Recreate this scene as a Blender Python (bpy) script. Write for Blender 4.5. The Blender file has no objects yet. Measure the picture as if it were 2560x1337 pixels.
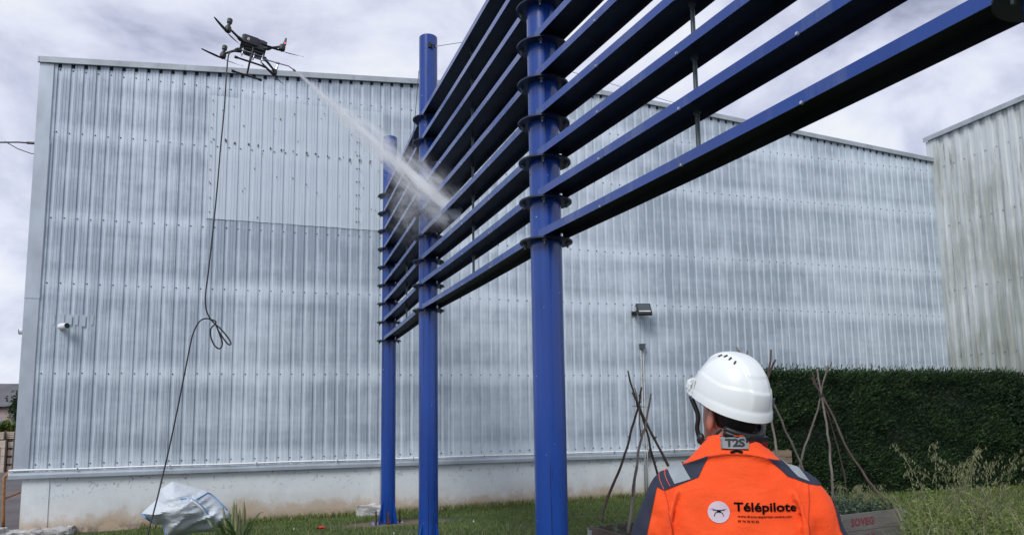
import bpy, bmesh, math, random
import numpy as np
from mathutils import Vector, Matrix, Euler, noise as mnoise
from mathutils.bvhtree import BVHTree
random.seed(7); rng = np.random.default_rng(7)
SC = bpy.context.scene
COL = SC.collection
R = math.radians

# ------------------------------------------------------------------ camera
F_PX, CX, CY, PITCH, ROLL, YAW = 1828.376, 1280.0, 820.679, .1198224, -.014235, .3173396
CAM_H = 1.5995
WALL_Y = 13.6
cam_d = bpy.data.cameras.new('camera'); cam = bpy.data.objects.new('camera', cam_d); COL.objects.link(cam)
cam_d.sensor_width = 36.0; cam_d.lens = F_PX / 2560 * 36
cam_d.shift_y = (CY - 668.5) / 2560
cam_d.clip_start = .05; cam_d.clip_end = 3000
fw = Vector((math.sin(YAW) * math.cos(PITCH), math.cos(YAW) * math.cos(PITCH), math.sin(PITCH)))
rt = Vector((math.cos(YAW), -math.sin(YAW), 0)); up = rt.cross(fw)
# the photographer held the phone rolled by 0.8 degrees
rt2 = rt * math.cos(ROLL) + up * math.sin(ROLL); up2 = up * math.cos(ROLL) - rt * math.sin(ROLL)
cam.matrix_world = Matrix(((rt2.x, up2.x, -fw.x, 0), (rt2.y, up2.y, -fw.y, 0), (rt2.z, up2.z, -fw.z, CAM_H), (0, 0, 0, 1)))
SC.camera = cam

# ------------------------------------------------------------------ sky and sun
SUN_AZ, SUN_EL = R(224), R(46)          # azimuth from +Y clockwise, elevation
world = bpy.data.worlds.new('World'); SC.world = world; world.use_nodes = True
wn, wl = world.node_tree.nodes, world.node_tree.links
wn.clear()
wo = wn.new('ShaderNodeOutputWorld'); bg = wn.new('ShaderNodeBackground')
sky = wn.new('ShaderNodeTexSky'); sky.sky_type = 'NISHITA'; sky.sun_disc = False
sky.sun_elevation = SUN_EL; sky.sun_rotation = SUN_AZ
tc = wn.new('ShaderNodeTexCoord')
sep = wn.new('ShaderNodeSeparateXYZ'); wl.new(tc.outputs['Generated'], sep.inputs[0])
zc = wn.new('ShaderNodeMath'); zc.operation = 'ADD'; zc.inputs[1].default_value = .62
za = wn.new('ShaderNodeMath'); za.operation = 'ABSOLUTE'; wl.new(sep.outputs[2], za.inputs[0]); wl.new(za.outputs[0], zc.inputs[0])
dv = wn.new('ShaderNodeVectorMath'); dv.operation = 'DIVIDE'
wl.new(tc.outputs['Generated'], dv.inputs[0])
cmbz = wn.new('ShaderNodeCombineXYZ')
for i in range(3): wl.new(zc.outputs[0], cmbz.inputs[i])
wl.new(cmbz.outputs[0], dv.inputs[1])
nz1 = wn.new('ShaderNodeTexNoise'); nz1.inputs['Scale'].default_value = 4.6; nz1.inputs['Detail'].default_value = 7; nz1.inputs['Roughness'].default_value = .56
nz1.inputs['Distortion'].default_value = .25
nz2 = wn.new('ShaderNodeTexNoise'); nz2.inputs['Scale'].default_value = 1.7; nz2.inputs['Detail'].default_value = 3
wl.new(dv.outputs[0], nz1.inputs['Vector']); wl.new(dv.outputs[0], nz2.inputs['Vector'])
ad = wn.new('ShaderNodeMath'); ad.operation = 'MULTIPLY_ADD'; ad.inputs[1].default_value = .68
wl.new(nz1.outputs['Fac'], ad.inputs[0])
m2 = wn.new('ShaderNodeMath'); m2.operation = 'MULTIPLY'; m2.inputs[1].default_value = .32
wl.new(nz2.outputs['Fac'], m2.inputs[0]); wl.new(m2.outputs[0], ad.inputs[2])
cr = wn.new('ShaderNodeValToRGB'); wl.new(ad.outputs[0], cr.inputs[0])
el = cr.color_ramp.elements
el[0].position = .41; el[0].color = (.225, .245, .325, 1)
el[1].position = .62; el[1].color = (.60, .615, .645, 1)
e = el.new(.47); e.color = (.385, .405, .51, 1)
e = el.new(.55); e.color = (.525, .545, .635, 1)
skm = wn.new('ShaderNodeVectorMath'); skm.operation = 'SCALE'; skm.inputs['Scale'].default_value = .10
wl.new(sky.outputs[0], skm.inputs[0])
mx = wn.new('ShaderNodeMix'); mx.data_type = 'RGBA'; mx.inputs['Factor'].default_value = .93
wl.new(skm.outputs[0], mx.inputs['A']); wl.new(cr.outputs[0], mx.inputs['B'])
wl.new(mx.outputs['Result'], bg.inputs['Color']); bg.inputs['Strength'].default_value = 1.0
wl.new(bg.outputs[0], wo.inputs[0])
sun_d = bpy.data.lights.new('sun', 'SUN'); sun_d.energy = 1.5; sun_d.angle = R(25); sun_d.color = (1, .985, .955)
sun = bpy.data.objects.new('sun', sun_d); COL.objects.link(sun)
sd = Vector((math.sin(SUN_AZ) * math.cos(SUN_EL), math.cos(SUN_AZ) * math.cos(SUN_EL), math.sin(SUN_EL)))
sun.rotation_euler = sd.to_track_quat('Z', 'Y').to_euler()
sun.location = (-6, -8, 20)
SC.view_settings.view_transform = 'Standard'; SC.view_settings.look = 'None'
SC.view_settings.exposure = 0.60; SC.view_settings.gamma = 1.0
SC.render.engine = 'CYCLES'
SC.cycles.use_denoising = True
SC.cycles.max_bounces = 12; SC.cycles.diffuse_bounces = 3; SC.cycles.volume_bounces = 10; SC.cycles.volume_step_rate = 1.0; SC.cycles.volume_max_steps = 128; SC.cycles.transparent_max_bounces = 12

# ------------------------------------------------------------------ placing helpers
def ray(x, y):
    u, w = x - CX, y - CY
    c, s = math.cos(-ROLL), math.sin(-ROLL)
    u, w = c * u - s * w, s * u + c * w
    d = (u / F_PX, 1.0, -w / F_PX)
    yy = d[1] * math.cos(PITCH) - d[2] * math.sin(PITCH); zz = d[1] * math.sin(PITCH) + d[2] * math.cos(PITCH)
    return Vector((d[0] * math.cos(YAW) + yy * math.sin(YAW), -d[0] * math.sin(YAW) + yy * math.cos(YAW), zz))
EYE = Vector((0, 0, CAM_H))
def at_y(x, y, Y): d = ray(x, y); return EYE + d * (Y / d.y)
def at_x(x, y, X): d = ray(x, y); return EYE + d * (X / d.x)
def at_z(x, y, Z): d = ray(x, y); return EYE + d * ((Z - CAM_H) / d.z)
def at_d(x, y, D): d = ray(x, y); return EYE + d * (D / math.hypot(d.x, d.y))

# ------------------------------------------------------------------ mesh helpers
class MB:
    def __init__(s): s.v = []; s.f = []; s.m = []
    def add(s, vs, fs, mi=0):
        o = len(s.v); s.v += [tuple(v) for v in vs]; s.f += [tuple(i + o for i in f) for f in fs]; s.m += [mi] * len(fs); return s
    def box(s, c, size, rot=None, mi=0, taper=1.0):
        hx, hy, hz = size[0] / 2, size[1] / 2, size[2] / 2
        vs = []
        for sz in (-1, 1):
            k = taper if sz > 0 else 1.0
            for sx, sy in ((-1, -1), (1, -1), (1, 1), (-1, 1)): vs.append(Vector((sx * hx * k, sy * hy * k, sz * hz)))
        if rot is not None: vs = [rot @ v for v in vs]
        c = Vector(c)
        return s.add([v + c for v in vs], [(3, 2, 1, 0), (4, 5, 6, 7), (0, 1, 5, 4), (1, 2, 6, 5), (2, 3, 7, 6), (3, 0, 4, 7)], mi)
    def box2(s, a, b, mi=0):
        a, b = Vector(a), Vector(b); return s.box((a + b) / 2, [abs(b[i] - a[i]) for i in range(3)], None, mi)
    def tube(s, pts, rad, n=8, caps=True, mi=0):
        pts = [Vector(p) for p in pts]
        if not hasattr(rad, '__len__'): rad = [rad] * len(pts)
        vs = []; ref = None
        for i, p in enumerate(pts):
            t = (pts[min(i + 1, len(pts) - 1)] - pts[max(i - 1, 0)]).normalized()
            if ref is None:
                ref = t.orthogonal().normalized()
            ref = (ref - t * ref.dot(t)).normalized(); b = t.cross(ref)
            for k in range(n):
                a = 2 * math.pi * k / n; vs.append(p + (ref * math.cos(a) + b * math.sin(a)) * rad[i])
        fs = []
        for i in range(len(pts) - 1):
            for k in range(n):
                k2 = (k + 1) % n; fs.append((i * n + k, i * n + k2, (i + 1) * n + k2, (i + 1) * n + k))
        if caps:
            fs.append(tuple(reversed(range(n)))); fs.append(tuple(range((len(pts) - 1) * n, len(pts) * n)))
        return s.add(vs, fs, mi)
    def cyl(s, p0, p1, r0, r1=None, n=16, mi=0, caps=True): return s.tube([p0, p1], [r0, r0 if r1 is None else r1], n, caps, mi)
    def lathe(s, prof, n=24, c=(0, 0, 0), mi=0, closed=False):
        c = Vector(c); vs = []
        for r, z in prof:
            for k in range(n):
                a = 2 * math.pi * k / n; vs.append(c + Vector((r * math.cos(a), r * math.sin(a), z)))
        fs = []
        m = len(prof)
        for i in range(m if closed else m - 1):
            j = (i + 1) % m
            for k in range(n):
                k2 = (k + 1) % n; fs.append((i * n + k, i * n + k2, j * n + k2, j * n + k))
        if not closed:
            fs.append(tuple(reversed(range(n)))); fs.append(tuple(range((m - 1) * n, m * n)))
        return s.add(vs, fs, mi)
    def prism(s, poly, d, mi=0):
        "poly: list of 3D points, extruded along d"
        d = Vector(d); n = len(poly); p = [Vector(q) for q in poly]
        fs = [tuple(reversed(range(n))), tuple(range(n, 2 * n))]
        for i in range(n): j = (i + 1) % n; fs.append((i, j, n + j, n + i))
        return s.add(p + [q + d for q in p], fs, mi)
    def mesh(s, name='m', smooth=False):
        me = bpy.data.meshes.new(name); me.from_pydata(s.v, [], s.f)
        if any(s.m): me.polygons.foreach_set('material_index', s.m)
        if smooth is not False:
            me.polygons.foreach_set('use_smooth', [True] * len(me.polygons))
            if smooth is not True: me.set_sharp_from_angle(angle=R(smooth))
        me.update(); return me

def link(name, me, mat=None, parent=None, keep=True):
    o = bpy.data.objects.new(name, me); COL.objects.link(o)
    if mat is not None and me is not None and len(me.materials) == 0:
        for m in (mat if isinstance(mat, (list, tuple)) else [mat]): me.materials.append(m)
    if parent is not None:
        o.parent = parent
        if keep:   # coordinates given in world space
            inv = Matrix.Identity(4); q = parent; chain = []
            while q is not None: chain.append(q); q = q.parent
            w = Matrix.Identity(4)
            for q in reversed(chain): w = w @ q.matrix_parent_inverse @ q.matrix_basis
            o.matrix_parent_inverse = w.inverted()
    return o
def build(mb, name, mat, parent=None, smooth=False, keep=True): return link(name, mb.mesh(name, smooth), mat, parent, keep)
def tag(o, label, cat, group=None, kind=None):
    o['label'] = label; o['category'] = cat
    if group: o['group'] = group
    if kind: o['kind'] = kind
    return o
def thing(name, label, cat, loc=(0, 0, 0), rotz=0, group=None):
    o = bpy.data.objects.new(name, None); COL.objects.link(o); o.location = loc; o.rotation_euler = (0, 0, rotz)
    o.empty_display_size = .1
    return tag(o, label, cat, group)
def struct(o): o['kind'] = 'structure'; return o
def stuff(o): o['kind'] = 'stuff'; return o
def wc(v0):  return Vector(v0)
def soup(name, V, Fc, mat, parent=None, keep=True):
    "fast mesh from numpy: V (n,3), Fc (m,k)"
    me = bpy.data.meshes.new(name); k = Fc.shape[1]
    me.vertices.add(len(V)); me.vertices.foreach_set('co', np.asarray(V, np.float32).ravel())
    me.loops.add(Fc.size); me.loops.foreach_set('vertex_index', Fc.astype(np.int32).ravel())
    me.polygons.add(len(Fc)); me.polygons.foreach_set('loop_start', np.arange(0, Fc.size, k, dtype=np.int32))
    me.polygons.foreach_set('loop_total', np.full(len(Fc), k, np.int32))
    me.update(calc_edges=True)
    return link(name, me, mat, parent, keep)

# ------------------------------------------------------------------ materials
def newmat(name):
    m = bpy.data.materials.new(name); m.use_nodes = True; n = m.node_tree.nodes; l = m.node_tree.links
    return m, n, l, n['Principled BSDF']
def N(n, t, **k):
    o = n.new('ShaderNode' + t)
    for a, b in k.items():
        if a in o.inputs: o.inputs[a].default_value = b
        else: setattr(o, a, b)
    return o
def math_(n, l, op, a, b=None, c=None, clamp=False):
    o = n.new('ShaderNodeMath'); o.operation = op; o.use_clamp = clamp
    for i, x in enumerate((a, b, c)):
        if x is None: continue
        if isinstance(x, (int, float)): o.inputs[i].default_value = x
        else: l.new(x, o.inputs[i])
    return o.outputs[0]
def mixc(n, l, f, a, b, mode='MIX'):
    o = n.new('ShaderNodeMix'); o.data_type = 'RGBA'; o.blend_type = mode
    for nm, x in (('Factor', f), ('A', a), ('B', b)):
        if isinstance(x, (int, float)): o.inputs[nm].default_value = x
        elif isinstance(x, tuple): o.inputs[nm].default_value = (*x, 1) if len(x) == 3 else x
        else: l.new(x, o.inputs[nm])
    return o.outputs['Result']
def ramp(n, l, f, stops):
    o = n.new('ShaderNodeValToRGB'); l.new(f, o.inputs[0]); e = o.color_ramp.elements
    def col(c): return (c, c, c, 1) if isinstance(c, (int, float)) else (*c, 1)
    e[0].position, e[0].color = stops[0][0], col(stops[0][1]); e[1].position, e[1].color = stops[-1][0], col(stops[-1][1])
    for p, c in stops[1:-1]: q = e.new(p); q.color = col(c)
    return o.outputs[0]
def nodes_noise(n, l, vec, scale, detail=4, rough=.5, dist=0, sc=(1, 1, 1), loc=(0, 0, 0)):
    mp = N(n, 'Mapping'); mp.inputs['Scale'].default_value = sc; mp.inputs['Location'].default_value = loc; l.new(vec, mp.inputs[0])
    t = N(n, 'TexNoise'); t.inputs['Scale'].default_value = scale; t.inputs['Detail'].default_value = detail
    t.inputs['Roughness'].default_value = rough; t.inputs['Distortion'].default_value = dist
    l.new(mp.outputs[0], t.inputs['Vector']); return t.outputs['Fac']
def bump(n, l, b, h, strength=.3, dist=.01):
    o = N(n, 'Bump'); o.inputs['Strength'].default_value = strength; o.inputs['Distance'].default_value = dist
    l.new(h, o.inputs['Height']); l.new(o.outputs[0], b.inputs['Normal'])
def pmat(name, color, rough=.5, metal=0.0, var=.15, scale=6, bmp=0, bscale=60, color2=None, sc=(1, 1, 1), spec=None, emit=None):
    m, n, l, b = newmat(name); t = N(n, 'TexCoord').outputs['Object']
    f = nodes_noise(n, l, t, scale, 5, .6, 0, sc)
    c2 = color2 or tuple(min(1, c * (1 + var)) for c in color); c1 = tuple(c * (1 - var) for c in color) if color2 is None else color
    l.new(ramp(n, l, f, [(.3, c1), (.7, c2)]), b.inputs['Base Color'])
    b.inputs['Roughness'].default_value = rough; b.inputs['Metallic'].default_value = metal
    if spec is not None: b.inputs['Specular IOR Level'].default_value = spec
    if bmp: bump(n, l, b, nodes_noise(n, l, t, bscale, 4, .6, 0, sc), bmp, .004)
    if emit: b.inputs['Emission Color'].default_value = (*emit[:3], 1); b.inputs['Emission Strength'].default_value = emit[3]
    return m

# cladding: dull galvanised steel, oxidised in patches, washed clean round the fixings
ROWS = [.945, 2.403, 3.885, 4.985, 6.455, 7.56]
def clad_mat(name, light, dark, amount=1.0, seed=0.0):
    m, n, l, b = newmat(name); t = N(n, 'TexCoord').outputs['Object']
    s = N(n, 'SeparateXYZ'); l.new(t, s.inputs[0])
    # clean bands round the purlins (fixing rows)
    zz = math_(n, l, 'DIVIDE', s.outputs[2], 8.6)
    st = [(0, .25)]
    for i, z in enumerate(ROWS):
        st += [((z - .26) / 8.6, .95), ((z - .04) / 8.6, .0), ((z + .04) / 8.6, .0), ((z + .26) / 8.6, .95)]
        if i + 1 < len(ROWS):
            mid = (z + ROWS[i + 1]) / 2; st += [(mid / 8.6, .55)]
    st = [p for p in st if p[0] < 1][:31]; st.append((1, .8)); st.sort()
    band = ramp(n, l, zz, st)
    big = nodes_noise(n, l, t, .55, 3, .5, .3, (1, 1, .7), (seed, 0, 0))
    col = nodes_noise(n, l, t, 1.0, 3, .6, 0, (8.3, .001, .30), (seed + 3, 0, 0))   # changes rib by rib
    blot = nodes_noise(n, l, t, 2.2, 5, .62, .4, (1.3, 1, 1.0), (seed, 2, 5))
    fine = nodes_noise(n, l, t, 9, 6, .7, 0, (3.0, 1, .5))
    hz = nodes_noise(n, l, t, 1.0, 4, .6, .2, (.8, .1, 7.5), (seed, 0, 1))              # horizontal wiping marks
    a = math_(n, l, 'MULTIPLY', band, .66)
    for f_, w_ in ((big, 1.1), (col, 1.25), (blot, 1.25), (hz, .6), (fine, .5)):
        a = math_(n, l, 'MULTIPLY_ADD', math_(n, l, 'SUBTRACT', f_, .5), w_, a)
    if amount == 1.0:      # bays weathered differently, grime left below the repair sheets
        xx = math_(n, l, 'DIVIDE', math_(n, l, 'ADD', s.outputs[0], 4.0), 20)
        a = math_(n, l, 'MULTIPLY_ADD', ramp(n, l, xx, [(0, .75), (.13, .75), (.16, .60), (.30, .55), (.31, .45), (.40, .40), (.59, .22), (.597, .68), (.75, .62), (.95, .3)]), .50, a)
        bx = ramp(n, l, xx, [(.1405, 0), (.1415, 1), (.295, 1), (.30, 0)]); bz = ramp(n, l, zz, [(.46, 0), (.53, .35), (.585, 1), (.597, 1), (.60, 0)])
        a = math_(n, l, 'MULTIPLY_ADD', math_(n, l, 'MULTIPLY', bx, bz), .75, a)
    oi = N(n, 'ObjectInfo'); a = math_(n, l, 'MULTIPLY_ADD', math_(n, l, 'SUBTRACT', oi.outputs['Random'], .5), .34, a)      # every sheet has aged in its own way
    a = math_(n, l, 'SUBTRACT', a, .08)
    a = math_(n, l, 'MULTIPLY', a, 1.0 * amount, clamp=True)
    # run-off along the recessed valley keeps it bright on one side
    vx = math_(n, l, 'FRACT', math_(n, l, 'DIVIDE', math_(n, l, 'ADD', s.outputs[0], 3.554 + .194 * 40 + .03), .194))
    wob = math_(n, l, 'MULTIPLY_ADD', nodes_noise(n, l, t, 2.0, 3, .6, 0, (4, 1, 1.2)), .22, vx)
    val = ramp(n, l, wob, [(0, 1), (.18, 1), (.34, .55), (.41, .25), (.45, 1), (1, 1)])
    a = math_(n, l, 'MULTIPLY', a, val)
    c = mixc(n, l, a, light, dark)
    grain = nodes_noise(n, l, t, 3.0, 6, .7, 0, (30, 1, .6))
    c = mixc(n, l, .5, c, ramp(n, l, grain, [(.3, .78), (.7, 1.12)]), 'MULTIPLY')
    # brown dirt line in a few laps
    l.new(c, b.inputs['Base Color'])
    b.inputs['Metallic'].default_value = .22
    l.new(math_(n, l, 'MULTIPLY_ADD', a, .14, .40), b.inputs['Roughness'])
    bump(n, l, b, nodes_noise(n, l, t, 2.2, 3, .5, 0, (2.5, 1, .5)), .35, .02)
    return m
M = {}
M['clad'] = clad_mat('weathered_galvanised', (.70, .785, .855), (.36, .43, .50))
M['patch'] = clad_mat('newer_galvanised', (.63, .71, .77), (.47, .545, .61), .5, 11)
M['flash'] = pmat('galvanised_trim', (.46, .52, .58), .42, .35, .16, 2.2, .1, 8, None, (1, 1, .6))
M['cap'] = pmat('grey_capping', (.40, .44, .47), .45, .35, .22, 2.5, .1, 10)
M['dark'] = pmat('dark_gap', (.02, .022, .025), .8)
M['screw'] = pmat('dark_screw', (.025, .028, .035), .5, .5)
M['galv'] = pmat('galvanised_bracket', (.42, .45, .48), .4, .7, .15, 12)

# plinth: off-white render, rising damp at the foot
m, n, l, b = newmat('white_render'); t = N(n, 'TexCoord').outputs['Object']; s = N(n, 'SeparateXYZ'); l.new(t, s.inputs[0])
e1 = nodes_noise(n, l, t, 1.3, 6, .65, .4); e2 = nodes_noise(n, l, t, 7, 6, .7, .3); e3 = nodes_noise(n, l, t, 26, 3, .6)
h = math_(n, l, 'MULTIPLY_ADD', e1, .75, math_(n, l, 'MULTIPLY_ADD', e2, .25, s.outputs[2]))
damp = ramp(n, l, h, [(.44, 1), (.56, .85), (.70, .25), (.92, 0)])
c = mixc(n, l, damp, mixc(n, l, ramp(n, l, e1, [(.3, 0), (.7, 1)]), (.62, .68, .71), (.71, .75, .76)), (.47, .37, .27))
low = math_(n, l, 'MULTIPLY', ramp(n, l, math_(n, l, 'MULTIPLY_ADD', e2, .45, s.outputs[2]), [(.16, 1), (.30, 0)]), ramp(n, l, e2, [(.45, 0), (.6, .8)]))
c = mixc(n, l, low, c, (.16, .13, .10))
spt = ramp(n, l, nodes_noise(n, l, t, 14, 3, .6, 1.0), [(.595, 0), (.66, .85)])
spt = math_(n, l, 'MULTIPLY', spt, ramp(n, l, s.outputs[2], [(.35, .1), (.55, .55), (.75, 1)]))
c = mixc(n, l, spt, c, (.13, .13, .12))
l.new(c, b.inputs['Base Color']); b.inputs['Roughness'].default_value = .85; bump(n, l, b, e3, .25, .01); M['render'] = m

# blue paint with run-off streaks
def blue_mat(name, streak=True):
    m, n, l, b = newmat(name); t = N(n, 'TexCoord').outputs['Object']
    f = nodes_noise(n, l, t, 2.0, 4, .6, 0, (1, 1, .4))
    c = ramp(n, l, f, [(.3, (.004, .040, .24)), (.7, (.008, .060, .32))])
    if streak:
        st = nodes_noise(n, l, t, 1.0, 5, .65, .9, (20, 20, .35))
        k = ramp(n, l, st, [(.385, .9), (.408, 0), (.66, 0), (.69, .6)])
        c = mixc(n, l, k, c, (.008, .016, .07))
        ch = ramp(n, l, nodes_noise(n, l, t, 38, 2, .5), [(.755, 0), (.775, 1)])
        c = mixc(n, l, ch, c, (.55, .60, .66))
    else:
        st = nodes_noise(n, l, t, 1.0, 5, .7, .3, (3, 3.5, .5))
        k = ramp(n, l, st, [(.50, 0), (.64, .38)]); c = mixc(n, l, k, c, (.13, .17, .28))
        st = nodes_noise(n, l, t, 1.0, 4, .7, .3, (5, 7, .5), (4, 0, 0))
        k = ramp(n, l, st, [(.62, 0), (.70, .6)]); c = mixc(n, l, k, c, (.07, .085, .085))
    l.new(c, b.inputs['Base Color']); b.inputs['Roughness'].default_value = .26; b.inputs['Coat Weight'].default_value = .3; b.inputs['Coat Roughness'].default_value = .16
    bump(n, l, b, nodes_noise(n, l, t, 5, 3, .5), .08, .01); return m
M['blue'] = blue_mat('blue_post_paint'); M['slat'] = blue_mat('blue_slat_paint', False)
M['flange'] = pmat('dark_blue_flange', (.012, .02, .055), .5, .0, .4, 9, .2, 50)
M['inner'] = pmat('dark_grey_channel_inside', (.022, .028, .036), .6, 0, .45, 3, .2, 40, None, (1, 1, 1), .25)  # dark grey tone for the undersides and inner faces of the slat channels
M['rod'] = pmat('grey_green_rod', (.10, .125, .13), .45, .5, .25, 10)
M['bolt'] = pmat('zinc_bolt', (.55, .57, .58), .35, .7)
M['rustbolt'] = pmat('rusty_anchor', (.10, .045, .03), .8, .2, .4, 30)

M['black'] = pmat('black_plastic', (.018, .019, .022), .42, 0, .3, 30)
M['drone'] = pmat('dark_grey_shell', (.022, .025, .030), .38, 0, .3, 20)
M['drone2'] = pmat('olive_grey_housing', (.026, .029, .025), .5, 0, .3, 20)
M['alu'] = pmat('brushed_aluminium', (.45, .46, .50), .35, .8)
M['white'] = pmat('white_plastic', (.80, .82, .82), .35, 0, .04, 5)
M['paper'] = pmat('label_paper', (.62, .62, .62), .6)
M['led'] = pmat('red_light', (.8, .05, .1), .4, emit=(1, .04, .12, 6))
M['hose'] = pmat('black_rubber_hose', (.015, .015, .018), .5)
M['rubble'] = pmat('crumbling_concrete', (.27, .26, .25), .9, 0, 0, 5, .8, 14, (.58, .57, .56))
M['wood'] = pmat('grey_weathered_wood', (.135, .125, .115), .8, 0, 0, 2.2, .4, 18, (.25, .235, .22), (1, 1, 8))
M['wood2'] = pmat('brown_crate_wood', (.17, .125, .085), .8, 0, 0, 2.2, .4, 18, (.30, .23, .16), (1, 1, 8))
M['oldwood'] = pmat('dark_wet_wood', (.045, .035, .03), .8, 0, 0, 3, .4, 18, (.11, .085, .07), (1, 1, 8))
M['bark'] = pmat('stick_bark', (.045, .028, .024), .8, 0, 0, 9, .5, 40, (.13, .10, .085), (1, 1, .4))
M['bark2'] = pmat('pale_stick_bark', (.09, .075, .065), .8, 0, 0, 9, .5, 40, (.24, .21, .185), (1, 1, .4))
M['soil'] = pmat('dark_soil', (.030, .022, .017), .95, 0, .5, 20, .8, 40)
M['red_ink'] = pmat('faded_red_stencil', (.26, .03, .055), .8, 0, .25, 25)
M['rust'] = pmat('rust', (.10, .045, .025), .9, 0, .5, 30)
M['spray'] = None
def leafmat(name, c1, c2, rough=.6, trans=.25, scale=1.5):
    m, n, l, b = newmat(name); t = N(n, 'TexCoord').outputs['Object']
    g = N(n, 'NewGeometry'); f = nodes_noise(n, l, t, scale, 3, .6)
    f = math_(n, l, 'MULTIPLY_ADD', g.outputs['Random Per Island'], .5, math_(n, l, 'MULTIPLY', f, .5))
    c = ramp(n, l, f, [(.25, c1), (.75, c2)]); l.new(c, b.inputs['Base Color']); b.inputs['Roughness'].default_value = rough
    b.inputs['Specular IOR Level'].default_value = .25
    if trans:
        tr = N(n, 'BsdfTranslucent'); l.new(c, tr.inputs['Color']); ms = N(n, 'MixShader'); ms.inputs[0].default_value = trans
        l.new(b.outputs[0], ms.inputs[1]); l.new(tr.outputs[0], ms.inputs[2]); l.new(ms.outputs[0], n['Material Output'].inputs[0])
    return m
M['grass'] = leafmat('lawn_grass', (.085, .135, .032), (.19, .25, .080))
M['hedge'] = leafmat('conifer_foliage', (.009, .024, .011), (.030, .062, .022), .7, .08, 2.0)
M['hedgetip'] = leafmat('conifer_tips', (.018, .046, .016), (.048, .092, .032), .7, .15, 2.0)
M['oat'] = leafmat('dry_oat_straw', (.17, .19, .085), (.40, .415, .235))
M['weed'] = leafmat('weed_leaves', (.085, .130, .026), (.25, .315, .085))
M['sage'] = leafmat('grey_green_leaves', (.05, .085, .055), (.14, .19, .13))
M['blade'] = leafmat('broad_green_blade', (.05, .09, .025), (.13, .19, .065))

# ------------------------------------------------------------------ ground
def gz(x, y):
    t = min(1, max(0, (y - 10.5) / 3.1)); k = min(1, max(0, (x + 1) / 9))
    return -t * (.15 - .11 * k)
m, n, l, b = newmat('asphalt_yard'); t = N(n, 'TexCoord').outputs['Object']
f = nodes_noise(n, l, t, .6, 6, .65); f2 = nodes_noise(n, l, t, 40, 3, .6)
c = ramp(n, l, f, [(.3, (.075, .068, .07)), (.7, (.14, .125, .125))]); c = mixc(n, l, .5, c, ramp(n, l, f2, [(.3, .6), (.7, 1.3)]), 'MULTIPLY')
l.new(c, b.inputs['Base Color']); b.inputs['Roughness'].default_value = .85; bump(n, l, b, f2, .4, .01); M['asphalt'] = m
mb = MB(); mb.add([(-900, -900, -.20), (900, -900, -.20), (900, 900, -.20), (-900, 900, -.20)], [(0, 1, 2, 3)])
struct(build(mb, 'ground', M['asphalt']))
m, n, l, b = newmat('lawn_soil'); t = N(n, 'TexCoord').outputs['Object']; s = N(n, 'SeparateXYZ'); l.new(t, s.inputs[0])
f = nodes_noise(n, l, t, 1.2, 6, .65); f2 = nodes_noise(n, l, t, 30, 4, .7)
c = ramp(n, l, f, [(.3, (.030, .048, .016)), (.7, (.075, .085, .035))]); c = mixc(n, l, .6, c, ramp(n, l, f2, [(.3, .5), (.7, 1.4)]), 'MULTIPLY')
dx = math_(n, l, 'MULTIPLY', math_(n, l, 'ADD', s.outputs[0], -1.9), .75); dy = math_(n, l, 'MULTIPLY', math_(n, l, 'ADD', s.outputs[1], -11.9), 1.5)
rr = math_(n, l, 'SQRT', math_(n, l, 'ADD', math_(n, l, 'POWER', dx, 2), math_(n, l, 'POWER', dy, 2)))
k = ramp(n, l, math_(n, l, 'MULTIPLY_ADD', f2, .5, rr), [(.75, 1), (1.05, 0)])
c = mixc(n, l, k, c, (.14, .105, .07)); l.new(c, b.inputs['Base Color']); b.inputs['Roughness'].default_value = .95; bump(n, l, b, f2, .8, .02)
M['lawn'] = m
xs = np.linspace(-3.9, 26, 40); ys = np.concatenate([np.linspace(-14, 10, 12), np.linspace(10.5, 13.75, 8)])
V = np.array([(x, y, gz(x, y) + .0) for y in ys for x in xs]); nx = len(xs)
Fq = np.array([(j * nx + i, j * nx + i + 1, (j + 1) * nx + i + 1, (j + 1) * nx + i) for j in range(len(ys) - 1) for i in range(nx - 1)])
struct(soup('lawn', V, Fq, M['lawn']))

def blades(name, pts, h, w, mat, lean=.35, parent=None, flat=0, hvar=.4):
    "bent two-segment grass blades at pts (n,3)"
    n = len(pts); a = rng.uniform(0, 2 * np.pi, n); hh = h * (1 + rng.uniform(-hvar, hvar, n)); ll = hh * lean * rng.uniform(.2, 1.6, n)
    dx, dy = np.cos(a), np.sin(a); ww = w * rng.uniform(.6, 1.3, n) / 2
    b = rng.uniform(0, 2 * np.pi, n); sx, sy = np.cos(b) * ww, np.sin(b) * ww
    P = np.asarray(pts)
    V = np.zeros((n, 5, 3))
    V[:, 0] = P + np.stack([sx, sy, np.zeros(n)], 1); V[:, 1] = P - np.stack([sx, sy, np.zeros(n)], 1)
    mid = P + np.stack([dx * ll * .35, dy * ll * .35, hh * .6], 1)
    V[:, 2] = mid - np.stack([sx, sy, np.zeros(n)], 1) * .8; V[:, 3] = mid + np.stack([sx, sy, np.zeros(n)], 1) * .8
    V[:, 4] = P + np.stack([dx * ll, dy * ll, hh], 1)
    o = np.arange(n)[:, None] * 5
    F1 = np.concatenate([o + np.array([[0, 1, 2]]), o + np.array([[0, 2, 3]]), o + np.array([[3, 2, 4]])], 0)
    return stuff(soup(name, V.reshape(-1, 3), F1, mat, parent))
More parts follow.
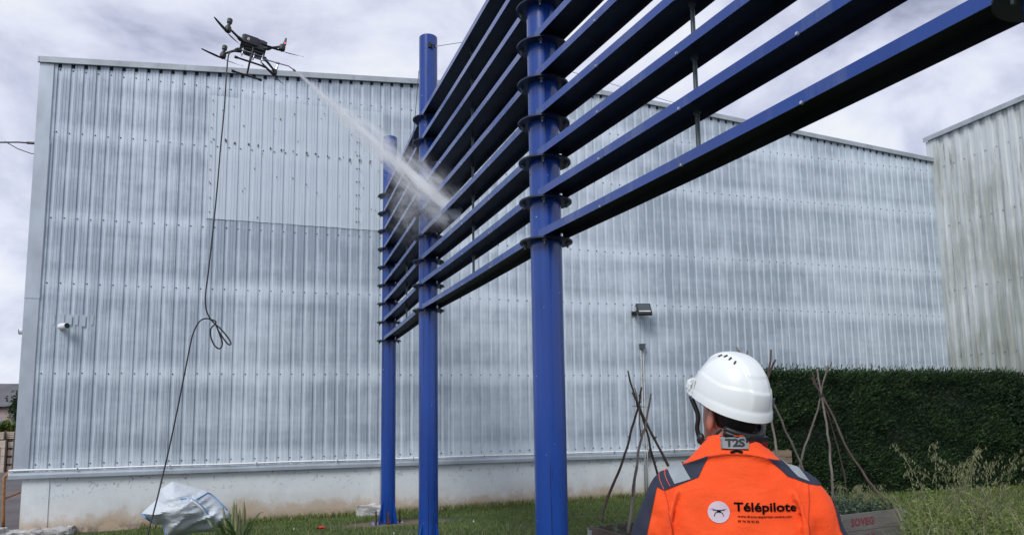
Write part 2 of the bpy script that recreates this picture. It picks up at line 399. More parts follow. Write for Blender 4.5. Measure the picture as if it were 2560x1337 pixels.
# lawn grass where the camera sees the lawn
n_ = 95000
gx = rng.uniform(-3.3, 9.2, n_); gy = rng.uniform(8.2, 13.56, n_)
keep = ~((((gx - 1.9) * .75) ** 2 + ((gy - 11.9) * 1.5) ** 2) < (.55 + .5 * rng.random(n_)) ** 2)
dens = np.array([mnoise.noise((x * 1.3, y * 1.3, 0)) for x, y in zip(gx, gy)])
keep &= dens > -.55 + .3 * rng.random(n_)
gx, gy = gx[keep], gy[keep]
gp = np.stack([gx, gy, np.array([gz(x, y) for x, y in zip(gx, gy)])], 1)
tag(blades('lawn_grass', gp, .036, .008, M['grass'], .8), 'short green lawn grass in front of the white plinth', 'grass')
n_ = 26000
gx = rng.uniform(8.2, 15.6, n_); gy = rng.uniform(7.6, 11.6, n_)
tag(blades('rough_grass', np.stack([gx, gy, np.zeros(n_) - .03], 1), .075, .012, M['grass'], .6), 'rough uncut grass between the planter and the dark hedge', 'grass')

# ------------------------------------------------------------------ main clad building
X0, X1, XR = -3.846, 15.70, 6.53
def gable(x):        # top of the capping
    return 7.73 + (x - X0) * (8.49 - 7.73) / (XR - X0) if x < XR else 8.49 + (x - XR) * (7.89 - 8.49) / (X1 - XR)
bld = thing('clad_warehouse', 'large warehouse wall of weathered silver ribbed cladding above a white plinth', 'building', ((X0 + X1) / 2, WALL_Y, -.15))
PITCH_R = .194; V0 = -3.554
def rib_profile(x0, x1, depth=.020, pitch=PITCH_R, v0=V0, half=.024, slope=.010, grooves=(.070, .115)):
    "x positions and forward offset (0 valley, depth crown) of the trapezoid sheet between x0 and x1"
    pts = []
    k0 = math.floor((x0 - v0) / pitch) - 1; k1 = math.ceil((x1 - v0) / pitch) + 1
    for k in range(k0, k1 + 1):
        c = v0 + k * pitch
        pts += [(c - half - slope, depth), (c - half, 0), (c + half, 0), (c + half + slope, depth)]
        for g in grooves:
            pts += [(c + g - .004, depth), (c + g, depth - .005), (c + g + .004, depth)]
    out = [p for p in pts if x0 < p[0] < x1]
    def yat(x):
        for a, b2 in zip(pts, pts[1:]):
            if a[0] <= x <= b2[0]: return a[1] + (b2[1] - a[1]) * (x - a[0]) / max(1e-9, b2[0] - a[0])
        return depth
    return [(x0, yat(x0))] + out + [(x1, yat(x1))]
def sheet(name, x0, x1, zb, zt, mat, parent, y0, off=0.0, depth=.020, **k):
    pr = rib_profile(x0, x1, depth, **k); mb = MB(); vs = []; fs = []
    a, b2 = random.uniform(-.0025, .0025), random.uniform(-.004, .004)
    zl = 6
    for j in range(zl + 1):
        for x, d in pr:
            zt_ = zt(x) if callable(zt) else zt
            z = zb + (zt_ - zb) * j / zl
            w = .0018 * mnoise.noise((x * 2.3, z * .9, 3.1)) + a + b2 * (x - x0)
            vs.append((x, y0 - d - off + w, z))
    m_ = len(pr)
    for j in range(zl):
        for i in range(m_ - 1): fs.append((j * m_ + i, j * m_ + i + 1, (j + 1) * m_ + i + 1, (j + 1) * m_ + i))
    mb.add(vs, fs); return build(mb, name, mat, parent, 20)
ck = V0 - PITCH_R / 2 + .02
edges = [X0 + .19]; q = ck + 5 * PITCH_R
while q < X1 - .3: edges.append(q); q += 5 * PITCH_R
edges.append(X1 - .02)
for i in range(len(edges) - 1):
    a, b2 = edges[i], edges[i + 1] + (.016 if i < len(edges) - 2 else 0)
    sheet('cladding_sheet', a, b2, .835, lambda x: gable(x) - .07, M['clad'], bld, WALL_Y, .0025 * (i % 2))
# overlaid repair sheets high on the left half
pe = [-1.175, -.40, .375, 1.15, 1.90]
for i in range(4):
    tz = 7.40 + .012 * i
    o = sheet('repair_sheet', pe[i], pe[i + 1] + .012, 5.13 - .006 * i, tz, M['patch'], bld, WALL_Y, .013 + .003 * (i % 2), .018)
# fixing screws, one row along every rail
mb = MB()
vx = []
k = 0
while V0 + k * PITCH_R < X1 - .1: vx.append(V0 + k * PITCH_R); k += 1
for zi, z in enumerate(ROWS):
    for x in vx:
        pf = .016 if (-1.17 < x < 1.9 and 5.13 < z < 7.4) else 0
        zz = z + random.uniform(-.006, .006)
        mb.cyl((x, WALL_Y - pf - .001, zz), (x, WALL_Y - pf - .013, zz), .0125, .009, 6)
stuff(build(mb, 'screws', M['screw'], bld))
# rust marks and torn slots of the old fixings on the repair sheets
mb = MB()
for i in range(15):
    x = -1.12 + i * .2 + random.uniform(-.03, .03); z = 6.58 - .012 * i + random.uniform(-.015, .015)
    mb.box((x, WALL_Y - .044, z), (random.uniform(.012, .03), .006, random.uniform(.02, .06)), Euler((0, random.uniform(-.4, .4), 0)).to_matrix())
for i in range(34):
    x = random.uniform(-1.15, 1.85); z = random.uniform(5.2, 7.3)
    mb.box((x, WALL_Y - .044, z), (.012, .006, random.uniform(.014, .035)), Euler((0, random.uniform(-.4, .4), 0)).to_matrix())
for z in np.linspace(5.25, 7.3, 9): mb.box((-1.13 + random.uniform(-.01, .01), WALL_Y - .044, z), (.014, .006, .02)); mb.box((1.42, WALL_Y - .044, z), (.02, .006, .018)); mb.box((1.47, WALL_Y - .044, z), (.02, .006, .018))
stuff(build(mb, 'rust_marks', M['rust'], bld))
# dark closure strip that shows in the rib openings below the capping, then the capping pieces
for (a, b2) in ((X0 + .02, XR), (XR, X1)):
    mb = MB(); za, zb_ = gable(a), gable(b2)
    mb.prism([(a, WALL_Y + .05, za - .02), (b2, WALL_Y + .05, zb_ - .02), (b2, WALL_Y + .05, zb_ - .2), (a, WALL_Y + .05, za - .2)], (0, .03, 0))
    build(mb, 'closure_strip', M['dark'], bld)
seg = [X0 - .03, -1.62, 1.33, 3.9, XR, 9.2, 11.4, 13.7, X1 + .02]
for a, b2 in zip(seg, seg[1:]):
    mb = MB(); za, zb_ = gable(a), gable(b2); y0, y1 = WALL_Y - .075, WALL_Y + .3
    b3 = b2 - .004
    mb.prism([(a, y0, za - .105), (a, y0, za - .004), (a, y0 + .012, za), (a, y1, za), (a, y1, za - .02), (a, y0 + .02, za - .02), (a, y0 + .02, za - .095), (a, WALL_Y - .03, za - .105)], (b3 - a, 0, zb_ - za))
    mb.box((a + .02, y0 - .003, za - .055), (.012, .004, .09))
    build(mb, 'capping', M['cap'], bld)
mb = MB()
for x in vx: mb.box((x, WALL_Y - .006, gable(x) - .125), (.046, .006, .07))  # small dark boxes that make the rib openings below the capping visible
stuff(build(mb, 'rib_opening_boxes', M['dark'], bld))
# corner flashing in three lengths
for z0, z1, w in ((.80, 3.62, .205), (3.615, 6.28, .212), (6.275, gable(X0) - .10, .205)):
    mb = MB(); y0 = WALL_Y - .042 - (w - .205)
    mb.prism([(X0, WALL_Y + .25, z0), (X0, y0, z0), (X0 + w, y0, z0), (X0 + w + .012, y0 + .018, z0), (X0 + w, y0 + .006, z0), (X0 + .006, y0 + .006, z0), (X0 + .006, WALL_Y + .25, z0)], (0, 0, z1 - z0))
    build(mb, 'corner_flashing', M['flash'], bld)
# drip flashing along the foot of the cladding, in lengths, and the cable pipe on it
seg = [X0 - .06, .22, 3.35, 7.1, 11.0, X1 - .02]
for a, b2 in zip(seg, seg[1:]):
    mb = MB(); mb.prism([(a, WALL_Y + .06, .84), (a, WALL_Y - .052, .836), (a, WALL_Y - .062, .79), (a, WALL_Y - .058, .735), (a, WALL_Y - .048, .735), (a, WALL_Y - .050, .79), (a, WALL_Y - .042, .826), (a, WALL_Y + .06, .830)], (b2 - a - .004, 0, 0))
    build(mb, 'drip_flashing', M['flash'], bld)
mb = MB(); pts = []
x = X0 - .05
while x < 15.5: pts.append((x, WALL_Y - .068 + .004 * math.sin(x * 1.7), .868 + .006 * mnoise.noise((x * .9, 0, 0)))); x += .35
mb.tube(pts, .0155, 8); build(mb, 'cable_pipe', M['white'], bld, True)
mb = MB()
x = X0 + .9
while x < 15: mb.box((x, WALL_Y - .07, .862), (.012, .045, .05)); x += 1.36
stuff(build(mb, 'pipe_clips', M['galv'], bld))
# plinth
mb = MB(); mb.box2((X0 + .135, WALL_Y + .02, -.6), (X1, WALL_Y + .5, .845)); build(mb, 'plinth_wall', M['render'], bld)
mb = MB(); mb.box2((X0 + .12, WALL_Y + .005, -.6), (X0 + .50, WALL_Y + .10, .83)); build(mb, 'plinth_pier', M['render'], bld)
mb = MB(); mb.box2((1.765, WALL_Y + .006, -.6), (1.90, WALL_Y + .10, .83)); build(mb, 'plinth_pier', M['render'], bld)
mb = MB(); mb.box2((6.55, WALL_Y + .008, -.6), (6.74, WALL_Y + .10, .83)); build(mb, 'plinth_pier', M['render'], bld)
# flank, back and roof of the hall
mb = MB(); mb.box2((X0 + .012, WALL_Y + .26, .75), (X0 + .06, WALL_Y + 22, 7.55)); build(mb, 'flank_wall', M['flash'], bld)
mb = MB(); mb.box2((X0 + .2, WALL_Y + .5, -.6), (X0 + .5, WALL_Y + 22, .8)); build(mb, 'flank_plinth', M['render'], bld)
for a, b2 in ((X0, XR), (XR, X1)):
    mb = MB(); mb.prism([(a, WALL_Y + .1, gable(a) - .09), (b2, WALL_Y + .1, gable(b2) - .09), (b2, WALL_Y + .1, gable(b2) - .14), (a, WALL_Y + .1, gable(a) - .14)], (0, 22, 0))
    build(mb, 'roof_slope', M['cap'], bld)
mb = MB(); mb.box2((X0 + .1, WALL_Y + 21.7, -.5), (X1, WALL_Y + 22, 7.5)); build(mb, 'rear_wall', M['flash'], bld)

# things fixed to the wall ------------------------------------------------
def cctv(name, label, p, aim):
    e = thing(name, label, 'camera', p); p = Vector(p); aim = Vector(aim).normalized()
    mb = MB(); mb.cyl(p + Vector((0, 0, 0)), p + Vector((0, -.03, 0)), .055, .05, 20); mb.tube([p, p + Vector((.0, -.06, -.01)), p + Vector((.02, -.09, -.01))], .022, 10)
    build(mb, 'mount', M['white'], e, 40)
    c = p + Vector((.02, -.09, -.01)); mb = MB(); mb.tube([c - aim * .05, c - aim * .03, c + aim * .10, c + aim * .15], [.03, .048, .05, .05], 20); build(mb, 'body', M['white'], e, 40)
    mb = MB(); mb.tube([c + aim * .14, c + aim * .154], [.046, .043], 20); build(mb, 'lens', M['black'], e, 40)
    return e
cctv('security_camera', 'white bullet security camera on the ribbed wall near the left corner', (-3.30, WALL_Y - .026, 3.165), (.75, -.75, .02))
cctv('security_camera', 'small white security camera peeping past the left edge of the building', (X0 - .0, WALL_Y + .35, 3.12), (-.9, -.35, -.1))
mb = MB()
pl = [(-3.42, 3.22, .035, .17), (-3.30, 3.22, .07, .18), (-3.18, 3.22, .05, .17), (-3.09, 3.22, .05, .17), (-2.98, 3.21, .05, .19), (-2.86, 3.22, .04, .16)]
for x, z, w, h_ in pl: mb.box((x, WALL_Y - .030, z + .06), (w, .004, h_))
tag(build(mb, 'patch_plate', M['flash']), 'light riveted patch strips on the ribs above the security camera', 'plate')
# floodlight
fl = thing('floodlight', 'black square floodlight on the ribbed wall above the grey conduits', 'floodlight', (7.24, WALL_Y - .03, 3.76))
fc = Vector((7.27, WALL_Y - .22, 3.77)); rm = Euler((R(-38), 0, R(-14))).to_matrix()
mb = MB(); mb.box(fc, (.30, .055, .27), rm); mb.box(fc + rm @ Vector((0, .04, 0)), (.2, .03, .2), rm)
for i in range(7): mb.box(fc + rm @ Vector((-.09 + .03 * i, .06, 0)), (.006, .03, .2), rm)
build(mb, 'housing', M['black'], fl)
M['flglass'] = pmat('floodlight_glass', (.045, .06, .065), .12, 0, .1, 3, spec=.7)
mb = MB(); mb.box(fc + rm @ Vector((0, -.0295, .008)), (.25, .004, .205), rm); build(mb, 'glass', M['flglass'], fl)
mb = MB(); mb.box(fc + rm @ Vector((0, -.034, -.10)), (.24, .004, .028), rm); build(mb, 'led_strip', M['paper'], fl)
mb = MB(); mb.tube([fc + rm @ Vector((-.165, 0, -.06)), fc + rm @ Vector((-.17, .12, -.03)), (7.14, WALL_Y - .03, 3.70)], .016, 8); mb.box((7.14, WALL_Y - .035, 3.70), (.1, .03, .07)); build(mb, 'bracket', M['black'], fl)
mb = MB(); mb.box(fc + rm @ Vector((0, 0, -.15)), (.29, .05, .04), rm); build(mb, 'lower_rim', M['black'], fl)
# conduits
cd = thing('conduit_run', 'pair of thin grey conduits with a junction box climbing the wall', 'conduit', (7.25, WALL_Y - .03, .0))
for dx in (-.022, .03):
    mb = MB(); mb.tube([(7.28 + dx, WALL_Y - .05, 2.94), (7.28 + dx, WALL_Y - .05, .93), (7.28 + dx, WALL_Y - .085, .84), (7.28 + dx, WALL_Y - .085, .72), (7.28 + dx, WALL_Y - .02, .60), (7.28 + dx, WALL_Y - .02, -.02)], .0125, 8); build(mb, 'conduit', pmat('grey_conduit', (.42, .43, .43), .5), cd, True)
mb = MB(); mb.box((7.285, WALL_Y - .075, 3.0), (.10, .09, .09)); mb.box((7.285, WALL_Y - .075, 3.052), (.112, .10, .016)); build(mb, 'junction_box', M['rod'], cd)
for z in (2.75, 2.35, 1.95, 1.5, 1.0): mb = MB(); mb.box((7.284, WALL_Y - .045, z), (.10, .02, .018)); build(mb, 'clip', M['galv'], cd)
mb = MB(); mb.box((7.36, WALL_Y - .07, .82), (.045, .05, .15)); build(mb, 'outlet', M['rod'], cd)
# wires
mb = MB(); a = at_y(93, 355, WALL_Y + .3)
mb.tube([(-9.5, 15.5, 6.42), (-7, 14.8, 6.33), (X0 - .35, WALL_Y + .34, 6.335), (X0, WALL_Y + .3, 6.33)], .012, 6); mb.tube([(X0 - .55, WALL_Y + .36, 6.335), (X0 - .35, WALL_Y + .34, 6.22), (X0 - .15, WALL_Y + .32, 6.15), (X0, WALL_Y + .3, 6.14)], .007, 6)
mb.cyl((X0 - .22, WALL_Y + .33, 6.335), (X0 - .08, WALL_Y + .31, 6.333), .022, .022, 10)
tag(build(mb, 'overhead_wire', M['black']), 'dark overhead wire with an insulator fixed to the left wall corner', 'wire')

# ------------------------------------------------------------------ right-hand building (its wall runs towards the viewer)
m, n, l, b = newmat('mossy_white_cladding'); t = N(n, 'TexCoord').outputs['Object']; s = N(n, 'SeparateXYZ'); l.new(t, s.inputs[0])
st = nodes_noise(n, l, t, 1.0, 6, .68, .5, (1, 7, .35)); bl = nodes_noise(n, l, t, .8, 4, .6); fn = nodes_noise(n, l, t, 1.0, 5, .7, .2, (1, 26, 1.1))
a = math_(n, l, 'MULTIPLY_ADD', st, .9, math_(n, l, 'MULTIPLY_ADD', fn, .45, math_(n, l, 'MULTIPLY', bl, .5)))
a = math_(n, l, 'MULTIPLY_ADD', s.outputs[2], -.040, a)
k = ramp(n, l, a, [(.58, 0), (.76, .5), (.98, .9)])
c = mixc(n, l, k, (.62, .665, .675), (.22, .235, .185))
k2 = ramp(n, l, nodes_noise(n, l, t, 1.0, 4, .7, .3, (1, 16, .8), (3, 1, 0)), [(.60, 0), (.70, .75)])
c = mixc(n, l, k2, c, (.15, .155, .11)); l.new(c, b.inputs['Base Color']); b.inputs['Roughness'].default_value = .55; M['moss'] = m
rb = thing('mossy_shed', 'taller shed with white ribbed cladding streaked green by moss at right', 'building', (17, 10, -.2))
XB = 15.70; ye = [13.66]
while ye[-1] > 4.5: ye.append(ye[-1] - 1.12)
for i in range(len(ye) - 1):
    y1_, y0_ = ye[i], ye[i + 1] - .014
    pr = rib_profile(y0_, y1_, .040, pitch=.28, v0=13.3, half=.055, slope=.022, grooves=())
    mb = MB(); vs = []
    for z in (-.3, 2.2, 4.4, 6.4, 8.452):
        for y, d in pr: vs.append((XB - d - .003 * (i % 2) + .004 * mnoise.noise((y, z, 7)), y, z))
    k_ = len(pr); mb.add(vs, [(j * k_ + p + 1, j * k_ + p, (j + 1) * k_ + p, (j + 1) * k_ + p + 1) for j in range(4) for p in range(k_ - 1)])
    build(mb, 'cladding_sheet', M['moss'], rb, 20)
mb = MB(); mb.box2((XB - .055, 13.42, -.3), (XB - .048, 13.72, 8.36)); mb.box2((XB - .05, 13.665, -.3), (XB + .25, 13.72, 8.36)); build(mb, 'corner_flashing', M['moss'], rb)
for a, b2 in zip([13.75, 12.1, 10.2, 8.1, 6.0], [12.1, 10.2, 8.1, 6.0, 4.4]):
    mb = MB(); mb.prism([(XB - .11, b2 + .004, 8.36), (XB - .11, b2 + .004, 8.475), (XB + .2, b2 + .004, 8.485), (XB + .2, b2 + .004, 8.465), (XB - .095, b2 + .004, 8.455), (XB - .095, b2 + .004, 8.36)], (0, a - b2 - .008, 0)); build(mb, 'capping', M['cap'], rb)
mb = MB()
for z, y0_ in ((2.9, 0), (4.5, .1), (6.1, 0), (7.6, .1)):
    y = 13.3
    while y > 8: mb.cyl((XB - .002, y, z), (XB - .02, y, z), .016, .012, 6); y -= .28
stuff(build(mb, 'screws', M['galv'], rb))
mb = MB(); mb.box2((XB + .06, 4.4, -.3), (26, 13.60, 8.3)); build(mb, 'shed_core', M['cap'], rb)

# ------------------------------------------------------------------ blue louvre structure
fr = thing('louvre_screen', 'tall blue steel screen of round posts carrying stacked horizontal channel slats', 'screen', (1.8, 8, 0))
POSTS = [Vector((1.796, 11.92, 0)), Vector((1.797, 8.745, 0)), Vector((1.902, 4.952, 0)), Vector((2.27, 1.45, 0))]
PR, FRAD, ZB, ZS, NL, ZTOP = .1163, .196, 2.872, .3035, 9, 6.38
flange_mesh = MB().lathe([(PR - .004, -.006), (FRAD, -.006), (FRAD, .006), (PR - .004, .006)], 40, closed=True).mesh('flange', 30)
flange_mesh.materials.append(M['flange'])
bm_ = MB()
for k in range(4):
    a = math.pi / 4 + k * math.pi / 2 + .35
    bm_.cyl((.158 * math.cos(a), .158 * math.sin(a), -.045), (.158 * math.cos(a), .158 * math.sin(a), .02), .008, .008, 6)
    bm_.cyl((.158 * math.cos(a), .158 * math.sin(a), -.022), (.158 * math.cos(a), .158 * math.sin(a), -.006), .016, .016, 6)
bolt_mesh = bm_.mesh('flange_bolts'); bolt_mesh.materials.append(M['rod'])
for pi, P in enumerate(POSTS):
    zt = ZTOP + (.05 if pi == 1 else -.08 if pi == 0 else 0)
    mb = MB(); mb.lathe([(PR, -.1), (PR, zt - .006), (PR - .004, zt), (PR - .016, zt), (PR - .016, zt - .03)], 48, P)
    post = build(mb, 'post', M['blue'], fr, 30)
    z0 = ZB + (.028 if pi == 1 else -.02 if pi == 0 else 0)
    for k in range(NL):
        o = link('flange', flange_mesh, None, post); o.location = P + Vector((0, 0, z0 + k * ZS))
        o2 = link('flange_bolts', bolt_mesh, None, post); o2.location = P + Vector((0, 0, z0 + k * ZS)); o2['kind'] = 'stuff'
    base = gz(P.x, P.y)
    for k in range(4):
        a = R(38) + k * math.pi / 2; d = Vector((math.cos(a), math.sin(a), 0)); t_ = Vector((-d.y, d.x, 0)) * .006
        mb = MB(); q = P + Vector((0, 0, base))
        mb.prism([q + d * (PR - .01) - t_, q + d * (PR + .085) - t_, q + d * (PR + .09) - t_ + Vector((0, 0, .02)), q + d * (PR + .012) - t_ + Vector((0, 0, .36)), q + d * (PR - .01) - t_ + Vector((0, 0, .37))], t_ * 2)
        build(mb, 'gusset', M['blue'], post)
        a += math.pi / 4; d = Vector((math.cos(a), math.sin(a), 0)) * (PR + .07)
        mb = MB(); mb.cyl(q + d + Vector((0, 0, -.05)), q + d + Vector((0, 0, .20)), .014, .014, 8); mb.cyl(q + d + Vector((0, 0, .02)), q + d + Vector((0, 0, .045)), .026, .026, 6)
        build(mb, 'anchor_bolt', M['rustbolt'], post)
    mb = MB(); mb.box(P + Vector((0, 0, base - .004)), (.50, .50, .016), Euler((0, 0, R(-7))).to_matrix()); build(mb, 'base_plate', M['blue'], post)
# cable eye near the top of the second post
mb = MB(); q = POSTS[1] + Vector((.0, -.12, 6.27)); mb.box(q, (.05, .03, .06)); mb.tube([q + Vector((.01, -.02, 0)), q + Vector((.04, -.05, -.01)), q + Vector((.06, -.02, -.03))], .008, 6)
build(mb, 'cable_eye', M['black'], fr)
HW, SH, TH = .103, .055, .0045
for si in range(3):
    A, B = POSTS[si], POSTS[si + 1]; d = (B - A); L = d.length; d.normalize(); nrm = Vector((d.y, -d.x, 0))     # nrm points to -X side
    if nrm.x > 0: nrm = -nrm
    for k in range(NL):
        za = ZB + k * ZS + (.028 if si == 1 else -.02 if si == 0 else 0) + .007
        zb_ = ZB + k * ZS + (.028 if si == 0 else 0) + .007
        e0, e1 = .085, L - .13 - .02 * (si == 1)
        sag = lambda s_: -.008 * math.sin(math.pi * s_ / L)
        prof = [(-HW, 0), (-HW, SH), (HW, SH), (HW, 0), (HW - TH, 0), (HW - TH, SH - TH), (-HW + TH, SH - TH), (-HW + TH, 0)]
        mb = MB(); vs = []; fs = []; ns = 5
        off = random.uniform(-.004, .004)
        for i in range(ns):
            s_ = e0 + (e1 - e0) * i / (ns - 1); c = A + d * s_
            z = za + (zb_ - za) * s_ / L + sag(s_)
            for (w, h_) in prof: vs.append(c - nrm * (w + off) + Vector((0, 0, z + h_)))
        for i in range(ns - 1):
            for p in range(8): fs.append((i * 8 + p, i * 8 + (p + 1) % 8, (i + 1) * 8 + (p + 1) % 8, (i + 1) * 8 + p))
        for i0, rv in ((0, True), ((ns - 1) * 8, False)):
            for f_ in ((0, 1, 6, 7), (1, 2, 5, 6), (2, 3, 4, 5)):
                f_ = tuple(i0 + q_ for q_ in f_); fs.append(f_ if rv else f_[::-1])
        mb.add(vs, fs)
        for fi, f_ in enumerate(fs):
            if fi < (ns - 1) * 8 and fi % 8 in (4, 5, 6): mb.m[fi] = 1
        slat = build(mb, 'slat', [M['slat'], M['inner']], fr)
        mb = MB()
        for s_ in (L * .27, L * .5, L * .73):
            c = A + d * s_ + nrm * (HW + .001); z = za + (zb_ - za) * s_ / L + sag(s_)
            mb.cyl(c + Vector((0, 0, z + .004)) - nrm * .002, c + Vector((0, 0, z + .004)) + nrm * .009, .010, .007, 6)
        o = build(mb, 'rivets', M['bolt'], slat); o['kind'] = 'stuff'
    # spacer rods between the slats at mid span
    c = A + d * (L * .5) - nrm * .01
    for k in range(NL - 1):
        z0 = ZB + k * ZS + SH + .006; mb = MB(); mb.cyl(c + Vector((0, 0, z0)), c + Vector((0, 0, z0 + ZS - .006)), .0125, .0125, 10)
        mb.cyl(c + Vector((0, 0, z0 + ZS - SH - .012)), c + Vector((0, 0, z0 + ZS - SH + .0)), .022, .022, 6)
        build(mb, 'spacer_rod', M['rod'], fr, 40)
# thin cables
mb = MB(); q = POSTS[1] + Vector((.05, -.14, 6.25)); mb.tube([q, at_d(1152, 107, 9.2), at_d(1330, 150, 9.6), at_d(1700, 262, 12.5)], .005, 6)
tag(build(mb, 'steel_cable', M['alu']), 'thin pale cable leaving the top of the second blue post', 'cable')
mb = MB(); q0 = at_y(1044, 212, 8.95); q1 = at_y(1029, 385, 8.95); mb.tube([q0 + (q0 - q1) * .2, (q0 + q1) / 2 + Vector((.004, 0, 0)), q1], .004, 6)
tag(build(mb, 'tie_wire', M['black']), 'fine dark wire hanging beside the second blue post', 'wire')

# white concrete block at the foot of the wall, and crumbling kerb at the corner
def rubble(name, label, c, size, seed):
    bm = bmesh.new(); bmesh.ops.create_cube(bm, size=1); bmesh.ops.subdivide_edges(bm, edges=bm.edges[:], cuts=7, use_grid_fill=True)
    for v in bm.verts:
        v.co = Vector((v.co.x * size[0], v.co.y * size[1], v.co.z * size[2]))
        nn = mnoise.noise_vector(v.co * 7 + Vector((seed, 0, 0))); v.co += nn * .05 * min(1, size[2] * 4) + mnoise.noise_vector(v.co * 23) * .014
    me = bpy.data.meshes.new(name); bm.to_mesh(me); bm.free(); o = link(name, me, M['rubble']); o.location = c
    return tag(o, label, 'concrete')
rubble('concrete_block', 'chipped white concrete block on the lawn by the farthest blue post', (1.70, 13.46, -.05), (.42, .28, .24), 3)
kb = thing('broken_kerb', 'broken white concrete kerb crumbling at the left corner of the plinth', 'concrete', (-3.9, 13.4, -.2))
for k in range(9):
    x0 = -4.95 + k * .235; hh = random.uniform(.15, .24); bm = bmesh.new(); bmesh.ops.create_cube(bm, size=1); bmesh.ops.subdivide_edges(bm, edges=bm.edges[:], cuts=6, use_grid_fill=True)
    for v in bm.verts:
        v.co = Vector((v.co.x * .25 + x0, v.co.y * .5 + 13.38 + random.uniform(-.002, .002), v.co.z * hh - .22 + hh / 2)); v.co += mnoise.noise_vector(v.co * 9) * .045 + mnoise.noise_vector(v.co * 28) * .016
    me = bpy.data.meshes.new('lump'); bm.to_mesh(me); bm.free(); link('lump', me, M['rubble'], kb)

# ------------------------------------------------------------------ drone
DE = (R(-3.09), R(7.06), R(7.75)); DC = Vector((-.351, 9.458, 6.252))
DE = (R(-3.09), R(9.0), R(7.75))
dr = thing('spray_drone', 'dark quadcopter drone with a spray lance hovering above the roof edge', 'drone', DC); dr.rotation_euler = DE
DM = Matrix.Translation(DC) @ Euler(DE).to_matrix().to_4x4(); DI = DM.inverted()
def dp(x, y, D=9.46): return DI @ at_d(500 + x / 7.036, 30 + y / 7.036, D)
D_ = lambda mb, nm, mt, par=dr, sm=False: build(mb, nm, mt, par, sm, keep=False)
# shell: bevelled body
def bevbox(name, c, size, mat, parent, bev=.02, seg=3, taper=None, keep=False):
    bm = bmesh.new(); bmesh.ops.create_cube(bm, size=1)
    for v in bm.verts:
        k = 1.0
        if taper and v.co.z < 0: k = taper
        v.co = Vector((v.co.x * size[0] * k, v.co.y * size[1] * k, v.co.z * size[2])) + Vector(c)
    bmesh.ops.bevel(bm, geom=bm.edges[:], offset=bev, segments=seg, affect='EDGES', profile=.5)
    me = bpy.data.meshes.new(name); bm.to_mesh(me); bm.free(); me.polygons.foreach_set('use_smooth', [True] * len(me.polygons)); me.set_sharp_from_angle(angle=R(40))
    return link(name, me, mat, parent, keep)
body = bevbox('body', (0, 0, .108), (.31, .20, .145), M['drone'], dr, .013)
bevbox('battery_panel', (-.045, -.108, .118), (.18, .03, .115), M['black'], body, .006)
bevbox('lower_tray', (.02, 0, .03), (.22, .15, .05), M['drone'], body, .01)
mb = MB(); mb.box((-.075, -.1245, .118), (.026, .002, .036)); D_(mb, 'serial_sticker', M['paper'], body)
mb = MB(); mb.box((-.075, -.1258, .112), (.008, .001, .016)); D_(mb, 'sticker_print', M['black'], body)
bevbox('top_cover', (0, 0, .185), (.25, .16, .02), M['drone2'], body, .008)
hs = .325
for ai, (sx, sy) in enumerate(((-1, -1), (-1, 1), (1, -1), (1, 1))):
    hub = Vector((sx * hs, sy * hs, 0)); root = Vector((sx * .13, sy * .085, .075))
    mb = MB(); mb.tube([root, root.lerp(hub + Vector((0, 0, .055)), .28), hub + Vector((0, 0, .055))], [.021, .017, .013], 10)
    mb.tube([root.lerp(hub + Vector((0, 0, .055)), .16), root.lerp(hub + Vector((0, 0, .055)), .30)], [.026, .024], 10)
    arm = D_(mb, 'arm', M['drone2'], dr, 40)
    mb = MB(); mb.lathe([(.02, -.008), (.036, .0), (.040, .02), (.038, .052), (.030, .07), (.018, .08)], 18, hub)
    if sx < 0: mb.lathe([(.019, .078), (.021, .11), (.031, .118), (.032, .165), (.026, .175)], 16, hub)
    mot = D_(mb, 'motor', M['drone2'], arm, 40)
    if sx > 0:
        mb = MB(); mb.tube([hub + Vector((.01, 0, .05)), hub + Vector((.02, 0, .10)), hub + Vector((.024, 0, .18))], [.024, .020, .010], 8); D_(mb, 'antenna_leg', M['black'] if sy < 0 else M['alu'], arm, 40)
    if sx > 0 and sy < 0:
        mb = MB(); mb.lathe([(.0, -.006), (.004, -.004), (.005, 0), (.004, .004), (0, .006)], 8, hub + Vector((.024, -.018, .10))); D_(mb, 'status_light', M['led'], arm, True)
    ang = (R(50), R(10), R(-4), R(46))[ai]
    prop = MB(); prop.lathe([(.008, -.022), (.014, -.016), (.014, 0), (.008, .004)], 12, hub); prop = D_(prop, 'propeller', M['black'], arm, 40)
    for s_ in (0, math.pi):
        a = ang + s_; d = Vector((math.cos(a), math.sin(a), 0)); w = Vector((-d.y, d.x, 0)); vs = []; fs = []
        prof = [(.012, .010, 0), (.05, .020, .0), (.10, .023, .002), (.18, .017, .006), (.245, .010, .012), (.268, .003, .015)]
        for r_, hw, up_ in prof:
            for q_ in ((-hw * .55, -.004), (hw, .006), (hw, .0075), (-hw * .55, -.002)): vs.append(hub + d * r_ + w * q_[0] + Vector((0, 0, -.014 + q_[1] + up_)))
        for i in range(len(prof) - 1):
            for p in range(4): fs.append((i * 4 + p, i * 4 + (p + 1) % 4, (i + 1) * 4 + (p + 1) % 4, (i + 1) * 4 + p))
        fs.append((3, 2, 1, 0)); k_ = (len(prof) - 1) * 4; fs.append((k_, k_ + 1, k_ + 2, k_ + 3))
        D_(MB().add(vs, fs), 'blade', M['black'], arm)
